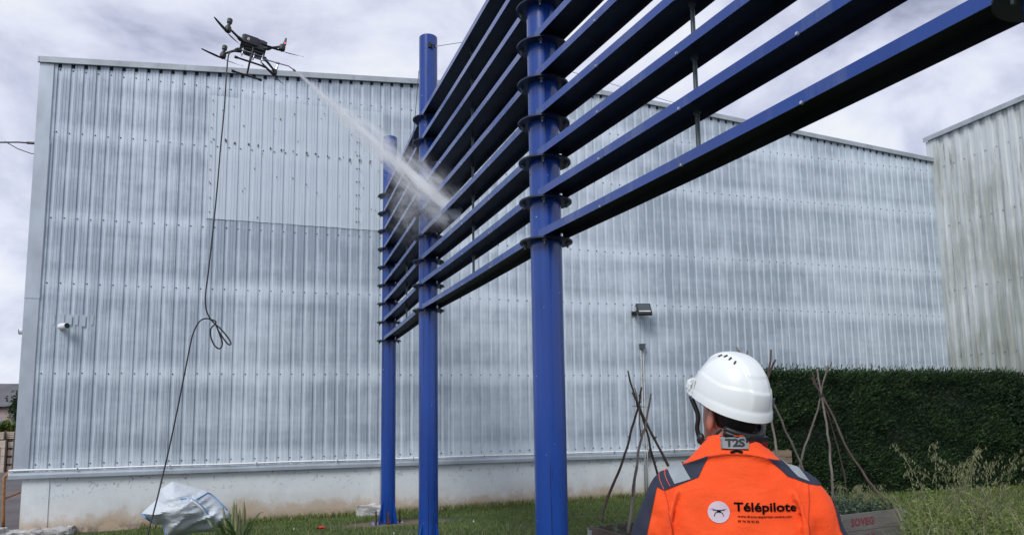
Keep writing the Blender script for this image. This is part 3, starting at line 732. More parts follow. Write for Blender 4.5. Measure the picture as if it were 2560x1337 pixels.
for sy in (-1, 1):
    mb = MB(); mb.tube([(0, sy * .085, .06), (0, sy * .12, -.02), (0, sy * .18, -.21)], [.016, .013, .012], 10); leg = D_(mb, 'landing_leg', M['drone'], dr, 40)
    mb = MB(); mb.tube([(-.185, sy * .18, -.215), (.185, sy * .18, -.215)], .012, 10); mb.tube([(.15, sy * .18, -.215), (.19, sy * .18, -.215)], .017, 10); mb.tube([(-.19, sy * .18, -.215), (-.15, sy * .18, -.215)], .017, 10); D_(mb, 'skid', M['black'], leg, 40)
for y in (-.05, .05):
    mb = MB(); mb.tube([(-.13, y, -.012), (.16, y, -.012)], .006, 8); D_(mb, 'payload_rail', M['alu'], dr, True)
for x in (-.11, .03, .13):
    mb = MB(); mb.box((x, -.0, -.025), (.014, .13, .016)); mb.cyl((x, -.05, -.07), (x, -.05, .02), .007, .007, 8); mb.cyl((x, .05, -.05), (x, .05, .03), .006, .006, 8); D_(mb, 'rail_clamp', M['alu'], dr)
lp = [dp(555, 700), dp(600, 690), dp(720, 705), dp(860, 765), dp(1120, 830), dp(1370, 905), dp(1560, 955), dp(1640, 1015), dp(1685, 1050)]
mb = MB(); mb.tube(lp[:3], .015, 8); mb.tube(lp[2:4], .011, 8); D_(mb, 'hose_coupling', M['black'], dr, True)
mb = MB(); mb.tube(lp[3:8], .0085, 8); mb.tube([lp[5] - (lp[5] - lp[4]) * .12, lp[5] + (lp[6] - lp[5]) * .12], .016, 8); D_(mb, 'lance', M['alu'], dr, True)
mb = MB(); mb.tube([lp[7], lp[8]], [.015, .012], 10); D_(mb, 'nozzle', pmat('brass_nozzle', (.30, .22, .17), .4, .6), dr, 40)
NOZ = DM @ lp[8]

# supply hose hanging to the ground with a slack knot
def smooth_path(P, n=8):
    P = [Vector(p) for p in P]; out = []
    Q = [P[0] * 2 - P[1]] + P + [P[-1] * 2 - P[-2]]
    for i in range(1, len(Q) - 2):
        for k in range(n):
            t = k / n; a, b, c, d = Q[i - 1], Q[i], Q[i + 1], Q[i + 2]
            out.append(.5 * ((2 * b) + (c - a) * t + (2 * a - 5 * b + 4 * c - d) * t * t + (3 * b - a - 3 * c + d) * t ** 3))
    out.append(P[-1]); return out
hp = [DM @ lp[0]]
for px, py, D in [(571, 140, 9.44), (566, 190, 9.42), (560, 280, 9.40), (551, 373, 9.37), (543, 470, 9.34), (533, 570, 9.30), (522, 670, 9.27), (514, 735, 9.25), (516, 775, 9.24), (530, 802, 9.23), (552, 822, 9.22), (573, 848, 9.21), (577, 860, 9.20), (568, 858, 9.20), (548, 830, 9.19), (540, 812, 9.18), (550, 838, 9.17), (556, 858, 9.17), (550, 871, 9.16), (538, 865, 9.15), (528, 845, 9.15), (527, 822, 9.14), (540, 806, 9.13), (530, 799, 9.12), (514, 796, 9.11), (498, 804, 9.10), (484, 830, 9.09), (476, 860, 9.08), (462, 930, 9.05), (444, 1020, 9.0), (425, 1110, 8.94), (404, 1200, 8.86), (388, 1265, 8.78), (368, 1337, 8.68), (352, 1385, 8.6)]:
    hp.append(at_d(px, py, D))
hp += [Vector((hp[-1].x - .08, hp[-1].y - .35, .03)), Vector((hp[-1].x - .9, hp[-1].y - 1.6, .025)), Vector((hp[-1].x - 2.0, hp[-1].y - 3.4, .025))]
mb = MB(); mb.tube(smooth_path(hp, 5), .0085, 8)
tag(build(mb, 'supply_hose', M['hose'], None, True), 'thin black hose hanging from the drone with a slack knot', 'hose')

# ------------------------------------------------------------------ water spray
m, n, l, b = newmat('water_mist'); b.inputs['Base Color'].default_value = (.93, .95, .98, 1); b.inputs['Roughness'].default_value = .6
tr = N(n, 'BsdfTranslucent'); tr.inputs['Color'].default_value = (.93, .95, .98, 1); ms = N(n, 'MixShader'); ms.inputs[0].default_value = .5
l.new(b.outputs[0], ms.inputs[1]); l.new(tr.outputs[0], ms.inputs[2]); l.new(ms.outputs[0], n['Material Output'].inputs[0]); M['spray'] = m
HIT = Vector((1.70, 7.75, 4.02))
ax = HIT - NOZ; AL = ax.length; ax.normalize(); o1 = ax.orthogonal().normalized(); o2 = ax.cross(o1)
sp = thing('water_spray', 'white water jet fanning from the drone lance onto the blue slats', 'water spray', NOZ)
sp.rotation_euler = ax.to_track_quat('Z', 'Y').to_euler()
# the jet: a widening cone of mist, its local z along the jet
mb = MB(); mb.lathe([(.012, 0), (.05, .25), (.30, AL * .6), (.42, AL * .85), (.42, AL * 1.03), (.2, AL * 1.12)], 24)
jet = build(mb, 'jet', None, sp, False, keep=False)
m = bpy.data.materials.new('spray_volume'); m.use_nodes = True; n, l = m.node_tree.nodes, m.node_tree.links; n.clear()
out = N(n, 'OutputMaterial'); pv = N(n, 'VolumePrincipled'); l.new(pv.outputs[0], out.inputs['Volume']); pv.inputs['Color'].default_value = (.985, .995, 1, 1); pv.inputs['Anisotropy'].default_value = .0
t = N(n, 'TexCoord').outputs['Object']; s = N(n, 'SeparateXYZ'); l.new(t, s.inputs[0])
rr = math_(n, l, 'SQRT', math_(n, l, 'ADD', math_(n, l, 'POWER', s.outputs[0], 2), math_(n, l, 'POWER', s.outputs[1], 2)))
tt = math_(n, l, 'DIVIDE', s.outputs[2], AL)
def gauss(width):      # exp(-(r/w)^2)
    return math_(n, l, 'POWER', 2.718, math_(n, l, 'MULTIPLY', math_(n, l, 'POWER', math_(n, l, 'DIVIDE', rr, width), 2), -1))
w1 = math_(n, l, 'MULTIPLY_ADD', tt, .028, .007); w2 = math_(n, l, 'MULTIPLY_ADD', math_(n, l, 'POWER', math_(n, l, 'MAXIMUM', tt, 0), 1.1), .155, .016)
nf = nodes_noise(n, l, t, 5.0, 5, .62, .6, (2.2, 2.2, .55)); nf2 = ramp(n, l, nf, [(.46, 0), (.62, 1)])
core = math_(n, l, 'DIVIDE', math_(n, l, 'MULTIPLY', gauss(w1), 6.0), math_(n, l, 'ADD', w1, .012))
fan = math_(n, l, 'MULTIPLY', math_(n, l, 'DIVIDE', math_(n, l, 'MULTIPLY', gauss(w2), 2.6), math_(n, l, 'ADD', w2, .03)), nf2)
l.new(math_(n, l, 'ADD', core, fan), pv.inputs['Density']); jet.data.materials.clear(); jet.data.materials.append(m)
# mist thrown back from the slats
mist = MB(); ell_v = []
mc = HIT + Vector((-.26, .10, -.02))
mist.lathe([(.02, -.62), (.35, -.52), (.58, -.25), (.62, 0), (.58, .3), (.35, .55), (.02, .66)], 24)
mo = build(mist, 'mist', None, sp, False, keep=True); mo.location = mc; mo.scale = (.62, 1.15, .85)
m = bpy.data.materials.new('mist_volume'); m.use_nodes = True; n, l = m.node_tree.nodes, m.node_tree.links; n.clear()
out = N(n, 'OutputMaterial'); pv = N(n, 'VolumePrincipled'); l.new(pv.outputs[0], out.inputs['Volume']); pv.inputs['Color'].default_value = (.985, .995, 1, 1); pv.inputs['Anisotropy'].default_value = .0
t = N(n, 'TexCoord').outputs['Object']; ln = N(n, 'VectorMath'); ln.operation = 'LENGTH'; l.new(t, ln.inputs[0])
fall = ramp(n, l, ln.outputs['Value'], [(.0, 1), (.2, .55), (.4, .22), (.62, 0)])
nf = nodes_noise(n, l, t, 4.2, 6, .62, .9, (.8, 1.6, 1.0)); nf2 = ramp(n, l, nf, [(.49, 0), (.57, .25), (.72, 1)])
l.new(math_(n, l, 'MULTIPLY', math_(n, l, 'MULTIPLY', fall, nf2), 7.0), pv.inputs['Density']); mo.data.materials.clear(); mo.data.materials.append(m)
P = []; S_ = []; Dr = []
for i in range(9000):
    t_ = random.random(); a = random.uniform(0, 6.283); r_ = abs(random.gauss(0, 1)) * (.008 + .09 * t_)
    P.append(tuple(NOZ + ax * (t_ * AL) + (o1 * math.cos(a) + o2 * math.sin(a)) * r_ - Vector((0, 0, .03 * t_ * t_)))); S_.append(random.uniform(.0018, .0034)); Dr.append(tuple(ax + Vector((random.gauss(0, .1), random.gauss(0, .1), random.gauss(0, .1)))))
for i in range(0):
    P.append(tuple(HIT + Vector((random.gauss(-.12, .12), random.gauss(.15, .4), random.gauss(-.15, .3))))); S_.append(random.uniform(.0018, .0032)); Dr.append((random.gauss(0, 1), random.gauss(0, 1), random.gauss(0, 1)))
P = np.array(P); S_ = np.array(S_)[:, None]; Dr = np.array(Dr); Dr /= np.linalg.norm(Dr, axis=1)[:, None]
n_ = len(P); q1 = rng.normal(size=(n_, 3)); q1 -= Dr * (q1 * Dr).sum(1)[:, None]; q1 /= np.linalg.norm(q1, axis=1)[:, None]; q2 = np.cross(Dr, q1)
V = np.stack([P + Dr * S_ * 2.2, P + q1 * S_ * .8, P + (-.5 * q1 + .87 * q2) * S_ * .8, P + (-.5 * q1 - .87 * q2) * S_ * .8], 1).reshape(-1, 3)
o = np.arange(n_)[:, None] * 4
Fq = np.concatenate([o + [[0, 1, 2]], o + [[0, 2, 3]], o + [[0, 3, 1]], o + [[1, 3, 2]]], 0)
stuff(soup('droplets', V, Fq, M['spray'], sp))

# ------------------------------------------------------------------ hedge
hd = thing('conifer_hedge', 'tall clipped dark green conifer hedge in front of the right-hand wall', 'hedge', (12, 12.2, -.1))
HX0, HX1, HY0, HY1, HZ = 8.75, 15.80, 11.84, 12.9, 2.36
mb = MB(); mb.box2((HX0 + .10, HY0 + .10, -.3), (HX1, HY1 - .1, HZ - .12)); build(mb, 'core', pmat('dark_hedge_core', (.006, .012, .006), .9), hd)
def sprigs(name, P, Nn, L, W, mat, parent):
    "flat fern-like sprays: a stem with leaflets, each pointing outward, up and aside"
    n = len(P); d = Nn * rng.uniform(.25, .8, (n, 1)) + np.stack([rng.normal(.6, .35, n), np.zeros(n), rng.normal(.5, .35, n)], 1)
    d /= np.linalg.norm(d, axis=1)[:, None]
    s = np.cross(d, rng.normal(size=(n, 3))); s /= np.linalg.norm(s, axis=1)[:, None]
    ll = (L * rng.uniform(.5, 1.4, n))[:, None]; w = (W * rng.uniform(.6, 1.3, n))[:, None]
    V = np.zeros((n, 9, 3)); tri = []
    V[:, 0] = P; V[:, 1] = P + d * ll * .3 + s * w; V[:, 2] = P + d * ll * .45; V[:, 3] = P + d * ll * .25 - s * w
    V[:, 4] = P + d * ll * .7 + s * w * .8; V[:, 5] = P + d * ll * .8; V[:, 6] = P + d * ll * .65 - s * w * .8; V[:, 7] = P + d * ll; V[:, 8] = P + d * ll * .35
    o = np.arange(n)[:, None] * 9
    F = np.concatenate([o + [t] for t in ([0, 8, 1], [0, 3, 8], [2, 5, 4], [2, 6, 5], [5, 7, 2], [0, 2, 8])], 0)
    return stuff(soup(name, V.reshape(-1, 3), F, mat, parent))
n_ = 46000
fx = rng.uniform(HX0, HX1, n_); fz = rng.uniform(-.1, HZ, n_); dep = np.array([mnoise.fractal((x * 1.1, z * 1.4, 0), 1, 2, 3) for x, z in zip(fx, fz)]) * .09
Pf = np.stack([fx, HY0 + .05 - dep + rng.uniform(0, .10, n_), fz], 1); Nf = np.tile([0, -1.0, 0.2], (n_, 1))
sprigs('foliage', Pf, Nf, .17, .013, M['hedge'], hd)
n_ = 13000
fx = rng.uniform(HX0, HX1, n_); fz = rng.uniform(0.1, HZ, n_) ; dep = np.array([mnoise.fractal((x * 1.1, z * 1.4, 0), 1, 2, 3) for x, z in zip(fx, fz)]) * .09
sel = dep > .005
sprigs('foliage_tips', np.stack([fx, HY0 + .03 - dep, fz], 1)[sel], np.tile([0, -1.0, .3], (sel.sum(), 1)), .18, .012, M['hedgetip'], hd)
n_ = 6000
P1 = np.stack([rng.uniform(HX0, HX1, n_), rng.uniform(HY0, HY1, n_), np.full(n_, HZ - .08) + rng.uniform(-.05, .06, n_)], 1)
sprigs('top_foliage', P1, np.tile([0, 0, 1.0], (n_, 1)), .20, .012, M['hedgetip'], hd)
n_ = 500
P1 = np.stack([rng.uniform(HX0, 15.6, n_), rng.uniform(HY0, HY0 + .5, n_), np.full(n_, HZ - .03)], 1)
sprigs('stray_shoots', P1, np.tile([0, -.1, 1.6], (n_, 1)), .26, .010, M['hedgetip'], hd)
n_ = 5000
P1 = np.stack([rng.uniform(15.0, 15.72, n_), rng.uniform(11.45, 11.9, n_), rng.uniform(-.1, HZ, n_)], 1); P1[:, 1] += (15.72 - P1[:, 0]) * .6
sprigs('foliage_bulge', P1, np.tile([-.3, -1.0, .3], (n_, 1)), .13, .028, M['hedge'], hd)
n_ = 4500
P1 = np.stack([HX0 + .05 + rng.uniform(-.04, .06, n_), rng.uniform(HY0, HY1, n_), rng.uniform(-.1, HZ, n_)], 1)
sprigs('end_foliage', P1, np.tile([-1.0, 0, .2], (n_, 1)), .13, .028, M['hedge'], hd)

# slatted crate by the hedge end
cr_ = thing('wooden_crate', 'brown slatted wooden crate at the left end of the hedge', 'crate', (8.95, 11.45, 0))
for k in range(8):
    z = -.02 + k * .118
    for (a, b2) in (((8.42, 11.30, z), (9.06, 11.322, z + .104)), ((8.42, 11.98, z), (9.06, 12.0, z + .104))): mb = MB(); mb.box2(a, b2); build(mb, 'plank', M['wood2'], cr_)
    for x in (8.40, 9.06): mb = MB(); mb.box2((x, 11.33, z), (x + .02, 11.97, z + .104)); build(mb, 'plank', M['wood2'], cr_)
for x in (8.45, 8.99):
    for y in (11.33, 11.93): mb = MB(); mb.box2((x, y, -.1), (x + .05, y + .045, .93)); build(mb, 'post', M['wood2'], cr_)

# ------------------------------------------------------------------ planters from stacked pallet collars
def text_mesh(body, size, bold=0.0, spacing=1.0, shear=0):
    cu = bpy.data.curves.new('txt', 'FONT'); cu.body = body; cu.size = size; cu.offset = bold; cu.space_character = spacing; cu.shear = shear
    cu.align_x = 'LEFT'; cu.resolution_u = 3
    o = bpy.data.objects.new('txt', cu); COL.objects.link(o); dg = bpy.context.evaluated_depsgraph_get()
    me = bpy.data.meshes.new_from_object(o.evaluated_get(dg)); bpy.data.objects.remove(o); bpy.data.curves.remove(cu); me.materials.clear(); return me
def planter(label, corner, ang, n_collar, long_=1.2, short=.8, ztop=.40, wood=None, text=False):
    "corner: front-right corner (x,y); ang: direction of the long side (pointing left)"
    wood = wood or M['wood']
    e = thing('planter_box', label, 'planter', (corner[0], corner[1], 0), ang)
    h_ = .195
    for k in range(n_collar):
        z1 = ztop - k * .2; z0 = z1 - h_
        for nm, a, b2 in (('board', (-long_, 0, z0), (0, .022, z1)), ('board', (-long_, short - .022, z0), (0, short, z1)), ('board', (-long_, .0225, z0), (-long_ + .022, short - .0225, z1)), ('board', (-.022, .0225, z0), (0, short - .0225, z1))):
            mb = MB(); mb.box2(a, b2); bo = build(mb, nm, wood, e, False, False)
        for (x, y) in ((0, 0), (-long_, 0), (0, short), (-long_, short)):
            sx = 1 if x == 0 else -1; sy = -1 if y == 0 else 1; mb = MB()
            mb.box((x - sx * .035, y + sy * .0025, (z0 + z1) / 2), (.07, .004, .12)); mb.box((x + sx * .0025, y - sy * .035, (z0 + z1) / 2), (.004, .07, .12))
            mb.cyl((x + sx * .006, y + sy * .006, z0 + .02), (x + sx * .006, y + sy * .006, z1 - .02), .008, .008, 8)
            for q_ in range(4): mb.cyl((x - sx * .035, y + sy * .004, z0 + .05 + q_ * .032), (x - sx * .035, y + sy * .008, z0 + .05 + q_ * .032), .007, .005, 6)
            build(mb, 'corner_hinge', M['galv'], e, False, False)
        if text:
            me = text_mesh('SOVEG', .125, .0035, 1.08); o = link('stencil_lettering', me, M['red_ink'], e, False)
            o.rotation_euler = (math.pi / 2, 0, 0); o.location = (-.98, -.0015, z0 + .055)
    mb = MB(); vs = []; g = 9
    for j in range(g):
        for i in range(g): vs.append((-.03 - (long_ - .06) * i / (g - 1), .03 + (short - .06) * j / (g - 1), ztop - .07 + .04 * mnoise.noise((i * .7, j * .7, corner[0]))))
    mb.add(vs, [(j * g + i, j * g + i + 1, (j + 1) * g + i + 1, (j + 1) * g + i) for j in range(g - 1) for i in range(g - 1)])
    build(mb, 'soil', M['soil'], e, True, False)
    return e
planter('grey plank planter stencilled in red beside the tall weeds', (7.487, 7.316), R(9.3), 2, text=True)
planter('dark wet plank planter left of the person, holding the left stick tripod', (4.60, 6.86), R(5.5), 2, wood=M['oldwood'])
planter('low plank planter half buried in weeds at the bottom right', (7.55, 5.83), R(9), 1, ztop=.17, wood=M['wood'])

# ------------------------------------------------------------------ stick tripods
def stick(pts, r0, r1, mat, parent, knots=True):
    p = smooth_path(pts, 6); n_s = len(p); out = []; rad = []
    for i, q_ in enumerate(p):
        t_ = i / (n_s - 1); out.append(q_ + mnoise.noise_vector(q_ * 6 + Vector((r0 * 1000, 0, 0))) * .012); rad.append((r0 + (r1 - r0) * t_) * (1 + .18 * mnoise.noise(q_ * 23)))
    mb = MB(); mb.tube(out, rad, 7)
    if knots:
        for k in range(6):
            i = random.randrange(2, n_s - 2); d = Vector((random.uniform(-1, 1), random.uniform(-1, 1), .5)).normalized(); mb.tube([out[i], out[i] + d * rad[i] * 2.4], [rad[i] * .6, rad[i] * .35], 5)
    return build(mb, 'stick', mat, parent, True)
t1 = thing('stick_tripod', 'tied stick tripod in the dark planter against the white plinth', 'plant support', (4.0, 7.4, .33))
D1 = 8.45
for pts, mt, r0, r1 in [
    ([(1502, 1305, 8.35), (1520, 1240, 8.38), (1558, 1150, 8.42), (1580, 1070, 8.44), (1596, 1015, 8.45), (1604, 968, 8.46)], 'bark', .017, .011),
    ([(1570, 1334, 7.9), (1582, 1240, 8.05), (1590, 1170, 8.15), (1602, 1100, 8.25), (1615, 1055, 8.33), (1628, 985, 8.40)], 'bark2', .019, .010),
    ([(1650, 1210, 8.7), (1630, 1130, 8.6), (1612, 1060, 8.5), (1594, 1010, 8.44), (1569, 926, 8.36)], 'bark', .015, .010),
    ([(1700, 1215, 8.6), (1660, 1140, 8.55), (1625, 1075, 8.50), (1598, 1018, 8.44), (1581, 980, 8.40)], 'bark', .016, .012),
    ([(1602, 1090, 8.30), (1600, 1050, 8.38), (1596, 1015, 8.44), (1588, 968, 8.5)], 'bark2', .010, .007),
    ([(1582, 1240, 8.03), (1586, 1190, 8.09)], 'bark', .010, .009)]:
    if len(pts) == 2: pts = [pts[0], ((pts[0][0] + pts[1][0]) / 2, (pts[0][1] + pts[1][1]) / 2, (pts[0][2] + pts[1][2]) / 2), pts[1]]
    w = [at_d(*q_) for q_ in pts]
    if len(pts) > 4 or pts[0][1] > 1200: pass
    stick(w, r0, r1, M[mt], t1)
mb = MB(); c = at_d(1596, 1015, D1)
for k in range(3): mb.tube([c + Vector((.03 * math.cos(a), .03 * math.sin(a), .012 * k - .012)) for a in np.linspace(0, 6.2, 12)], .003, 5)
mb.tube([c + Vector((-.07, .02, .004)), c, c + Vector((.08, -.02, -.01))], .003, 5); build(mb, 'tie_wire', M['black'], t1)
t2 = thing('stick_tripod', 'stick tripod rising behind the white helmet', 'plant support', (6.8, 8.1, .0))
for pts, mt, r0, r1 in [
    ([(1905, 1230, 10.2), (1912, 1080, 10.2), (1918, 960, 10.2), (1925, 910, 10.2), (1928, 873, 10.2)], 'bark', .018, .012),
    ([(1895, 1240, 10.3), (1903, 1090, 10.2), (1912, 985, 10.15), (1925, 930, 10.12), (1940, 898, 10.1)], 'bark', .016, .013),
    ([(2020, 1205, 10.5), (1990, 1130, 10.4), (1965, 1080, 10.3), (1935, 1010, 10.2), (1905, 950, 10.1), (1870, 895, 10.0), (1868, 876, 10.0)], 'bark2', .016, .010),
    ([(1955, 1210, 9.9), (1943, 1140, 9.95), (1930, 1060, 10.0), (1915, 1000, 10.05), (1880, 930, 10.1), (1842, 868, 10.15)], 'bark2', .016, .014)]:
    stick([at_d(*q_) for q_ in pts], r0, r1, M[mt], t2)
t3 = thing('stick_tripod', 'stick tripod in the stencilled planter against the dark hedge', 'plant support', (7.3, 8.0, .33))
for pts, mt, r0, r1 in [
    ([(1970, 1250, 10.9), (1996, 1182, 10.85), (2012, 1115, 10.8), (2040, 1040, 10.75), (2052, 985, 10.7), (2070, 911, 10.65)], 'bark2', .017, .010),
    ([(2083, 1268, 10.6), (2078, 1170, 10.65), (2070, 1085, 10.68), (2055, 1000, 10.7), (2048, 960, 10.7), (2043, 922, 10.7)], 'bark2', .018, .012),
    ([(2222, 1275, 10.5), (2190, 1225, 10.55), (2150, 1170, 10.6), (2112, 1110, 10.63), (2092, 1060, 10.66), (2058, 992, 10.7), (2040, 965, 10.72), (2030, 943, 10.72)], 'bark', .017, .011),
    ([(2125, 1270, 11.2), (2105, 1160, 11.05), (2080, 1070, 10.85), (2056, 995, 10.72), (2040, 960, 10.7), (2031, 930, 10.7)], 'bark', .010, .008)]:
    stick([at_d(*q_) for q_ in pts], r0, r1, M[mt], t3)
mb = MB(); c = at_d(2052, 986, 10.7)
for k in range(3): mb.tube([c + Vector((.035 * math.cos(a), .035 * math.sin(a), .012 * k - .012)) for a in np.linspace(0, 6.2, 12)], .004, 5)
build(mb, 'tie_wire', M['black'], t3)

# ------------------------------------------------------------------ plants
def oat(mbS, base, h, lean, n_sp=26):
    "wild oat: arching stem with drooping spikelets; returns nothing, fills builders"
    stem, spk = mbS
    d = Vector((math.cos(lean), math.sin(lean), 0)); L = h * random.uniform(.12, .5); pts = []
    for i in range(9):
        t_ = i / 8; pts.append(base + d * (L * t_ ** 2.2) + Vector((0, 0, h * (t_ - .16 * t_ ** 3))))
    stem.tube(pts, [.0032 * (1 - .7 * i / 8) for i in range(9)], 4, False)
    for k in range(n_sp):
        t_ = random.uniform(.55, 1.0); i = min(7, int(t_ * 8)); q_ = pts[i].lerp(pts[i + 1], t_ * 8 - i) if i < 8 else pts[8]
        a = random.uniform(0, 6.28); r_ = random.uniform(.02, .12) * (1.2 - t_ * .6); e_ = q_ + Vector((r_ * math.cos(a), r_ * math.sin(a), random.uniform(-.01, .04)))
        stem.tube([q_, (q_ + e_) / 2 + Vector((0, 0, .025)), e_], .0012, 3, False)
        l_ = random.uniform(.030, .052); w = .0075
        s_ = Vector((random.uniform(-.3, .3), random.uniform(-.3, .3), -1)).normalized(); u = s_.orthogonal().normalized(); v = s_.cross(u)
        spk.add([e_, e_ + s_ * l_ * .4 + u * w, e_ + s_ * l_ * .4 - u * w * .5 + v * w * .87, e_ + s_ * l_ * .4 - u * w * .5 - v * w * .87, e_ + s_ * l_], [(0, 1, 2), (0, 2, 3), (0, 3, 1), (4, 2, 1), (4, 3, 2), (4, 1, 3)])
def oat_clump(label, spots, base=None):
    c = spots[0][0]; e = thing('wild_oats', label, 'plant', c); st, sk = MB(), MB()
    for b_, h_, n_sp in spots: oat((st, sk), Vector(b_), h_, random.uniform(0, 6.28), n_sp)
    stuff(build(st, 'stems', M['oat'], e)); stuff(build(sk, 'spikelets', M['oat'], e)); return e
g1 = at_d(2400, 1300, 9.3); g1.z = 0
oat_clump('tallest clump of pale wild oats standing before the hedge', [(g1 + Vector((random.gauss(0, .16), random.gauss(0, .2), 0)), random.uniform(.75, 1.50), 24) for i in range(22)])
g2 = at_d(2545, 1300, 9.0); g2.z = 0
oat_clump('wild oats with hanging seeds at the right edge', [(g2 + Vector((random.gauss(0, .25), random.gauss(0, .25), 0)), random.uniform(.7, 1.28), 22) for i in range(18)])
g3 = at_d(2170, 1265, 10.6); g3.z = .33
oat_clump('short arching oats growing inside the stencilled planter', [(g3 + Vector((random.gauss(0, .26), random.gauss(0, .16), 0)), random.uniform(.2, .42), 20) for i in range(20)])
g4 = at_d(2290, 1337, 8.3); g4.z = 0
oat_clump('long blades of oat leaning right of the stencilled planter', [(g4 + Vector((random.gauss(0, .12), random.gauss(0, .12), 0)), random.uniform(.35, .75), 5) for i in range(9)])
# leafy weeds: stems with whorls of leaflets
def weed_patch(name, label, n_w, area, h0, h1, mat, lw=.022, parent=None):
    Vs = []; Fs = []; o = 0
    for i in range(n_w):
        b_ = area(); h_ = random.uniform(h0, h1); a = random.uniform(0, 6.28); ln = random.uniform(0, .25) * h_
        tip = b_ + Vector((math.cos(a) * ln, math.sin(a) * ln, h_)); s_ = Vector((-math.sin(a), math.cos(a), 0)) * .003
        Vs += [b_ + s_, b_ - s_, tip]; Fs.append((o, o + 1, o + 2)); o += 3
        for k in range(int(10 + h_ * 26)):
            t_ = random.uniform(.12, 1.02); q_ = b_.lerp(tip, t_); aa = random.uniform(0, 6.28); L = lw * random.uniform(1.0, 2.4) * (1.25 - t_ * .6)
            d = Vector((math.cos(aa), math.sin(aa), random.uniform(.05, .9))).normalized(); w = d.cross(Vector((random.gauss(0, 1), random.gauss(0, 1), 1))).normalized() * L * .26
            Vs += [q_, q_ + d * L * .5 + w, q_ + d * L, q_ + d * L * .5 - w]; Fs += [(o, o + 1, o + 2), (o, o + 2, o + 3)]; o += 4
    ob = stuff(soup(name, np.array([tuple(v) for v in Vs]), np.array(Fs), mat, parent))
    if label: tag(ob, label, 'weeds', kind='stuff')
    return ob
def area_px(x0, x1, d0, d1, z=0): 
    def f():
        q_ = at_d(random.uniform(x0, x1), 1250, random.uniform(d0, d1)); q_.z = z; return q_
    return f
weed_patch('leafy_weeds', 'mass of leafy green weeds filling the ground right of the planter', 620, area_px(2270, 2640, 7.4, 11.0), .20, .70, M['weed'], .027)
weed_patch('low_weeds', 'low green weeds at the foot of the hedge', 220, area_px(2250, 2620, 10.5, 12.6), .12, .32, M['weed'])
n_ = 700
pp = np.array([tuple(area_px(2260, 2640, 6.6, 10.5)()) for i in range(n_)])
tag(blades('tall_grass', pp, .55, .011, M['oat'], .6), 'long straggling pale grass blades among the weeds', 'grass')
n_ = 700
pp = np.array([tuple(area_px(2260, 2640, 6.2, 9.5)()) for i in range(n_)])
tag(blades('green_blades', pp, .42, .014, M['blade'], .6), 'long green grass blades at the bottom right', 'grass')
def in_planter(corner, ang, long_, short, z):
    c, s_ = math.cos(ang), math.sin(ang)
    def f():
        x, y = -random.uniform(.05, long_ - .05), random.uniform(.05, short - .05); return Vector((corner[0] + x * c - y * s_, corner[1] + x * s_ + y * c, z))
    return f
weed_patch('planter_herbs', 'grey-green leafy herbs crowding the stencilled planter', 190, in_planter((7.487, 7.316), R(9.3), 1.2, .8, .33), .08, .24, M['sage'], .030)
weed_patch('planter_seedlings', 'sparse small seedlings in the dark planter by the person', 46, in_planter((4.60, 6.86), R(5.5), 1.2, .8, .33), .05, .17, M['sage'], .022)
# broad-bladed plant beside the white bag
bp = thing('cereal_plant', 'broad-bladed green plant with seed spikes beside the white bag', 'plant', at_z(590, 1345, 0))
c0 = at_d(590, 1345, 9.7); c0.z = -.02
for k in range(24):
    a = random.uniform(0, 6.28); L = random.uniform(.22, .42); up_ = random.uniform(.25, .62); w0 = random.uniform(.016, .030); d = Vector((math.cos(a), math.sin(a), 0)); s_ = Vector((-d.y, d.x, 0)); vs = []; fs = []
    b_ = c0 + Vector((random.gauss(0, .05), random.gauss(0, .05), 0))
    for i in range(6):
        t_ = i / 5; q_ = b_ + d * L * t_ + Vector((0, 0, .06 * t_ + up_ * (1.6 * t_ - .9 * t_ * t_))); ww = w0 * math.sin(math.pi * (.12 + .86 * t_)); vs += [q_ - s_ * ww, q_ + s_ * ww + Vector((0, 0, .004))]
    for i in range(5): fs.append((2 * i, 2 * i + 1, 2 * i + 3, 2 * i + 2))
    build(MB().add(vs, fs), 'leaf', M['blade'], bp)
for k in range(9):
    b_ = c0 + Vector((random.gauss(.02, .05), random.gauss(0, .05), 0)); h_ = random.uniform(.42, .66); tp = b_ + Vector((random.gauss(.02, .05), random.gauss(0, .04), h_))
    mb = MB(); mb.tube([b_, b_.lerp(tp, .6)], .004, 5); mb.tube([b_.lerp(tp, .58), b_.lerp(tp, .7), b_.lerp(tp, .9), tp + Vector((0, 0, .02))], [.009, .019, .015, .003], 6); build(mb, 'seed_spike', M['oat'], bp)
# poppy and small field flowers in the near lawn
def flower(name, label, cat, px, py, D, kind):
    top = at_d(px, py, D); b_ = Vector((top.x + .03, top.y, 0)); e = thing(name, label, cat, b_)
    mb = MB(); mb.tube([b_, b_.lerp(top, .6) + Vector((.012, 0, 0)), top], [.003, .0025, .002], 5); build(mb, 'stem', M['sage'], e)
    if kind == 'poppy':
        for k in range(5):
            a = k * 1.2566; mb = MB(); d = Vector((math.cos(a), math.sin(a), .35)); s_ = Vector((-math.sin(a), math.cos(a), 0))
            mb.add([top, top + d * .022 + s_ * .026, top + d * .045 + s_ * .02 + Vector((0, 0, .012)), top + d * .048 - s_ * .02 + Vector((0, 0, .008)), top + d * .022 - s_ * .026], [(0, 1, 2, 3, 4)]); build(mb, 'petal', pmat('poppy_red', (.62, .02, .02), .6), e)
    else:
        mb = MB(); mb.lathe([(.001, -.012), (.006, -.006), (.008, .004), (.005, .012), (.001, .016)], 8, top); build(mb, 'bud', pmat('pale_bud', (.45, .48, .42), .7), e, True)
flower('poppy', 'single bright red poppy in the lawn', 'flower', 802, 1322, 8.6, 'poppy')
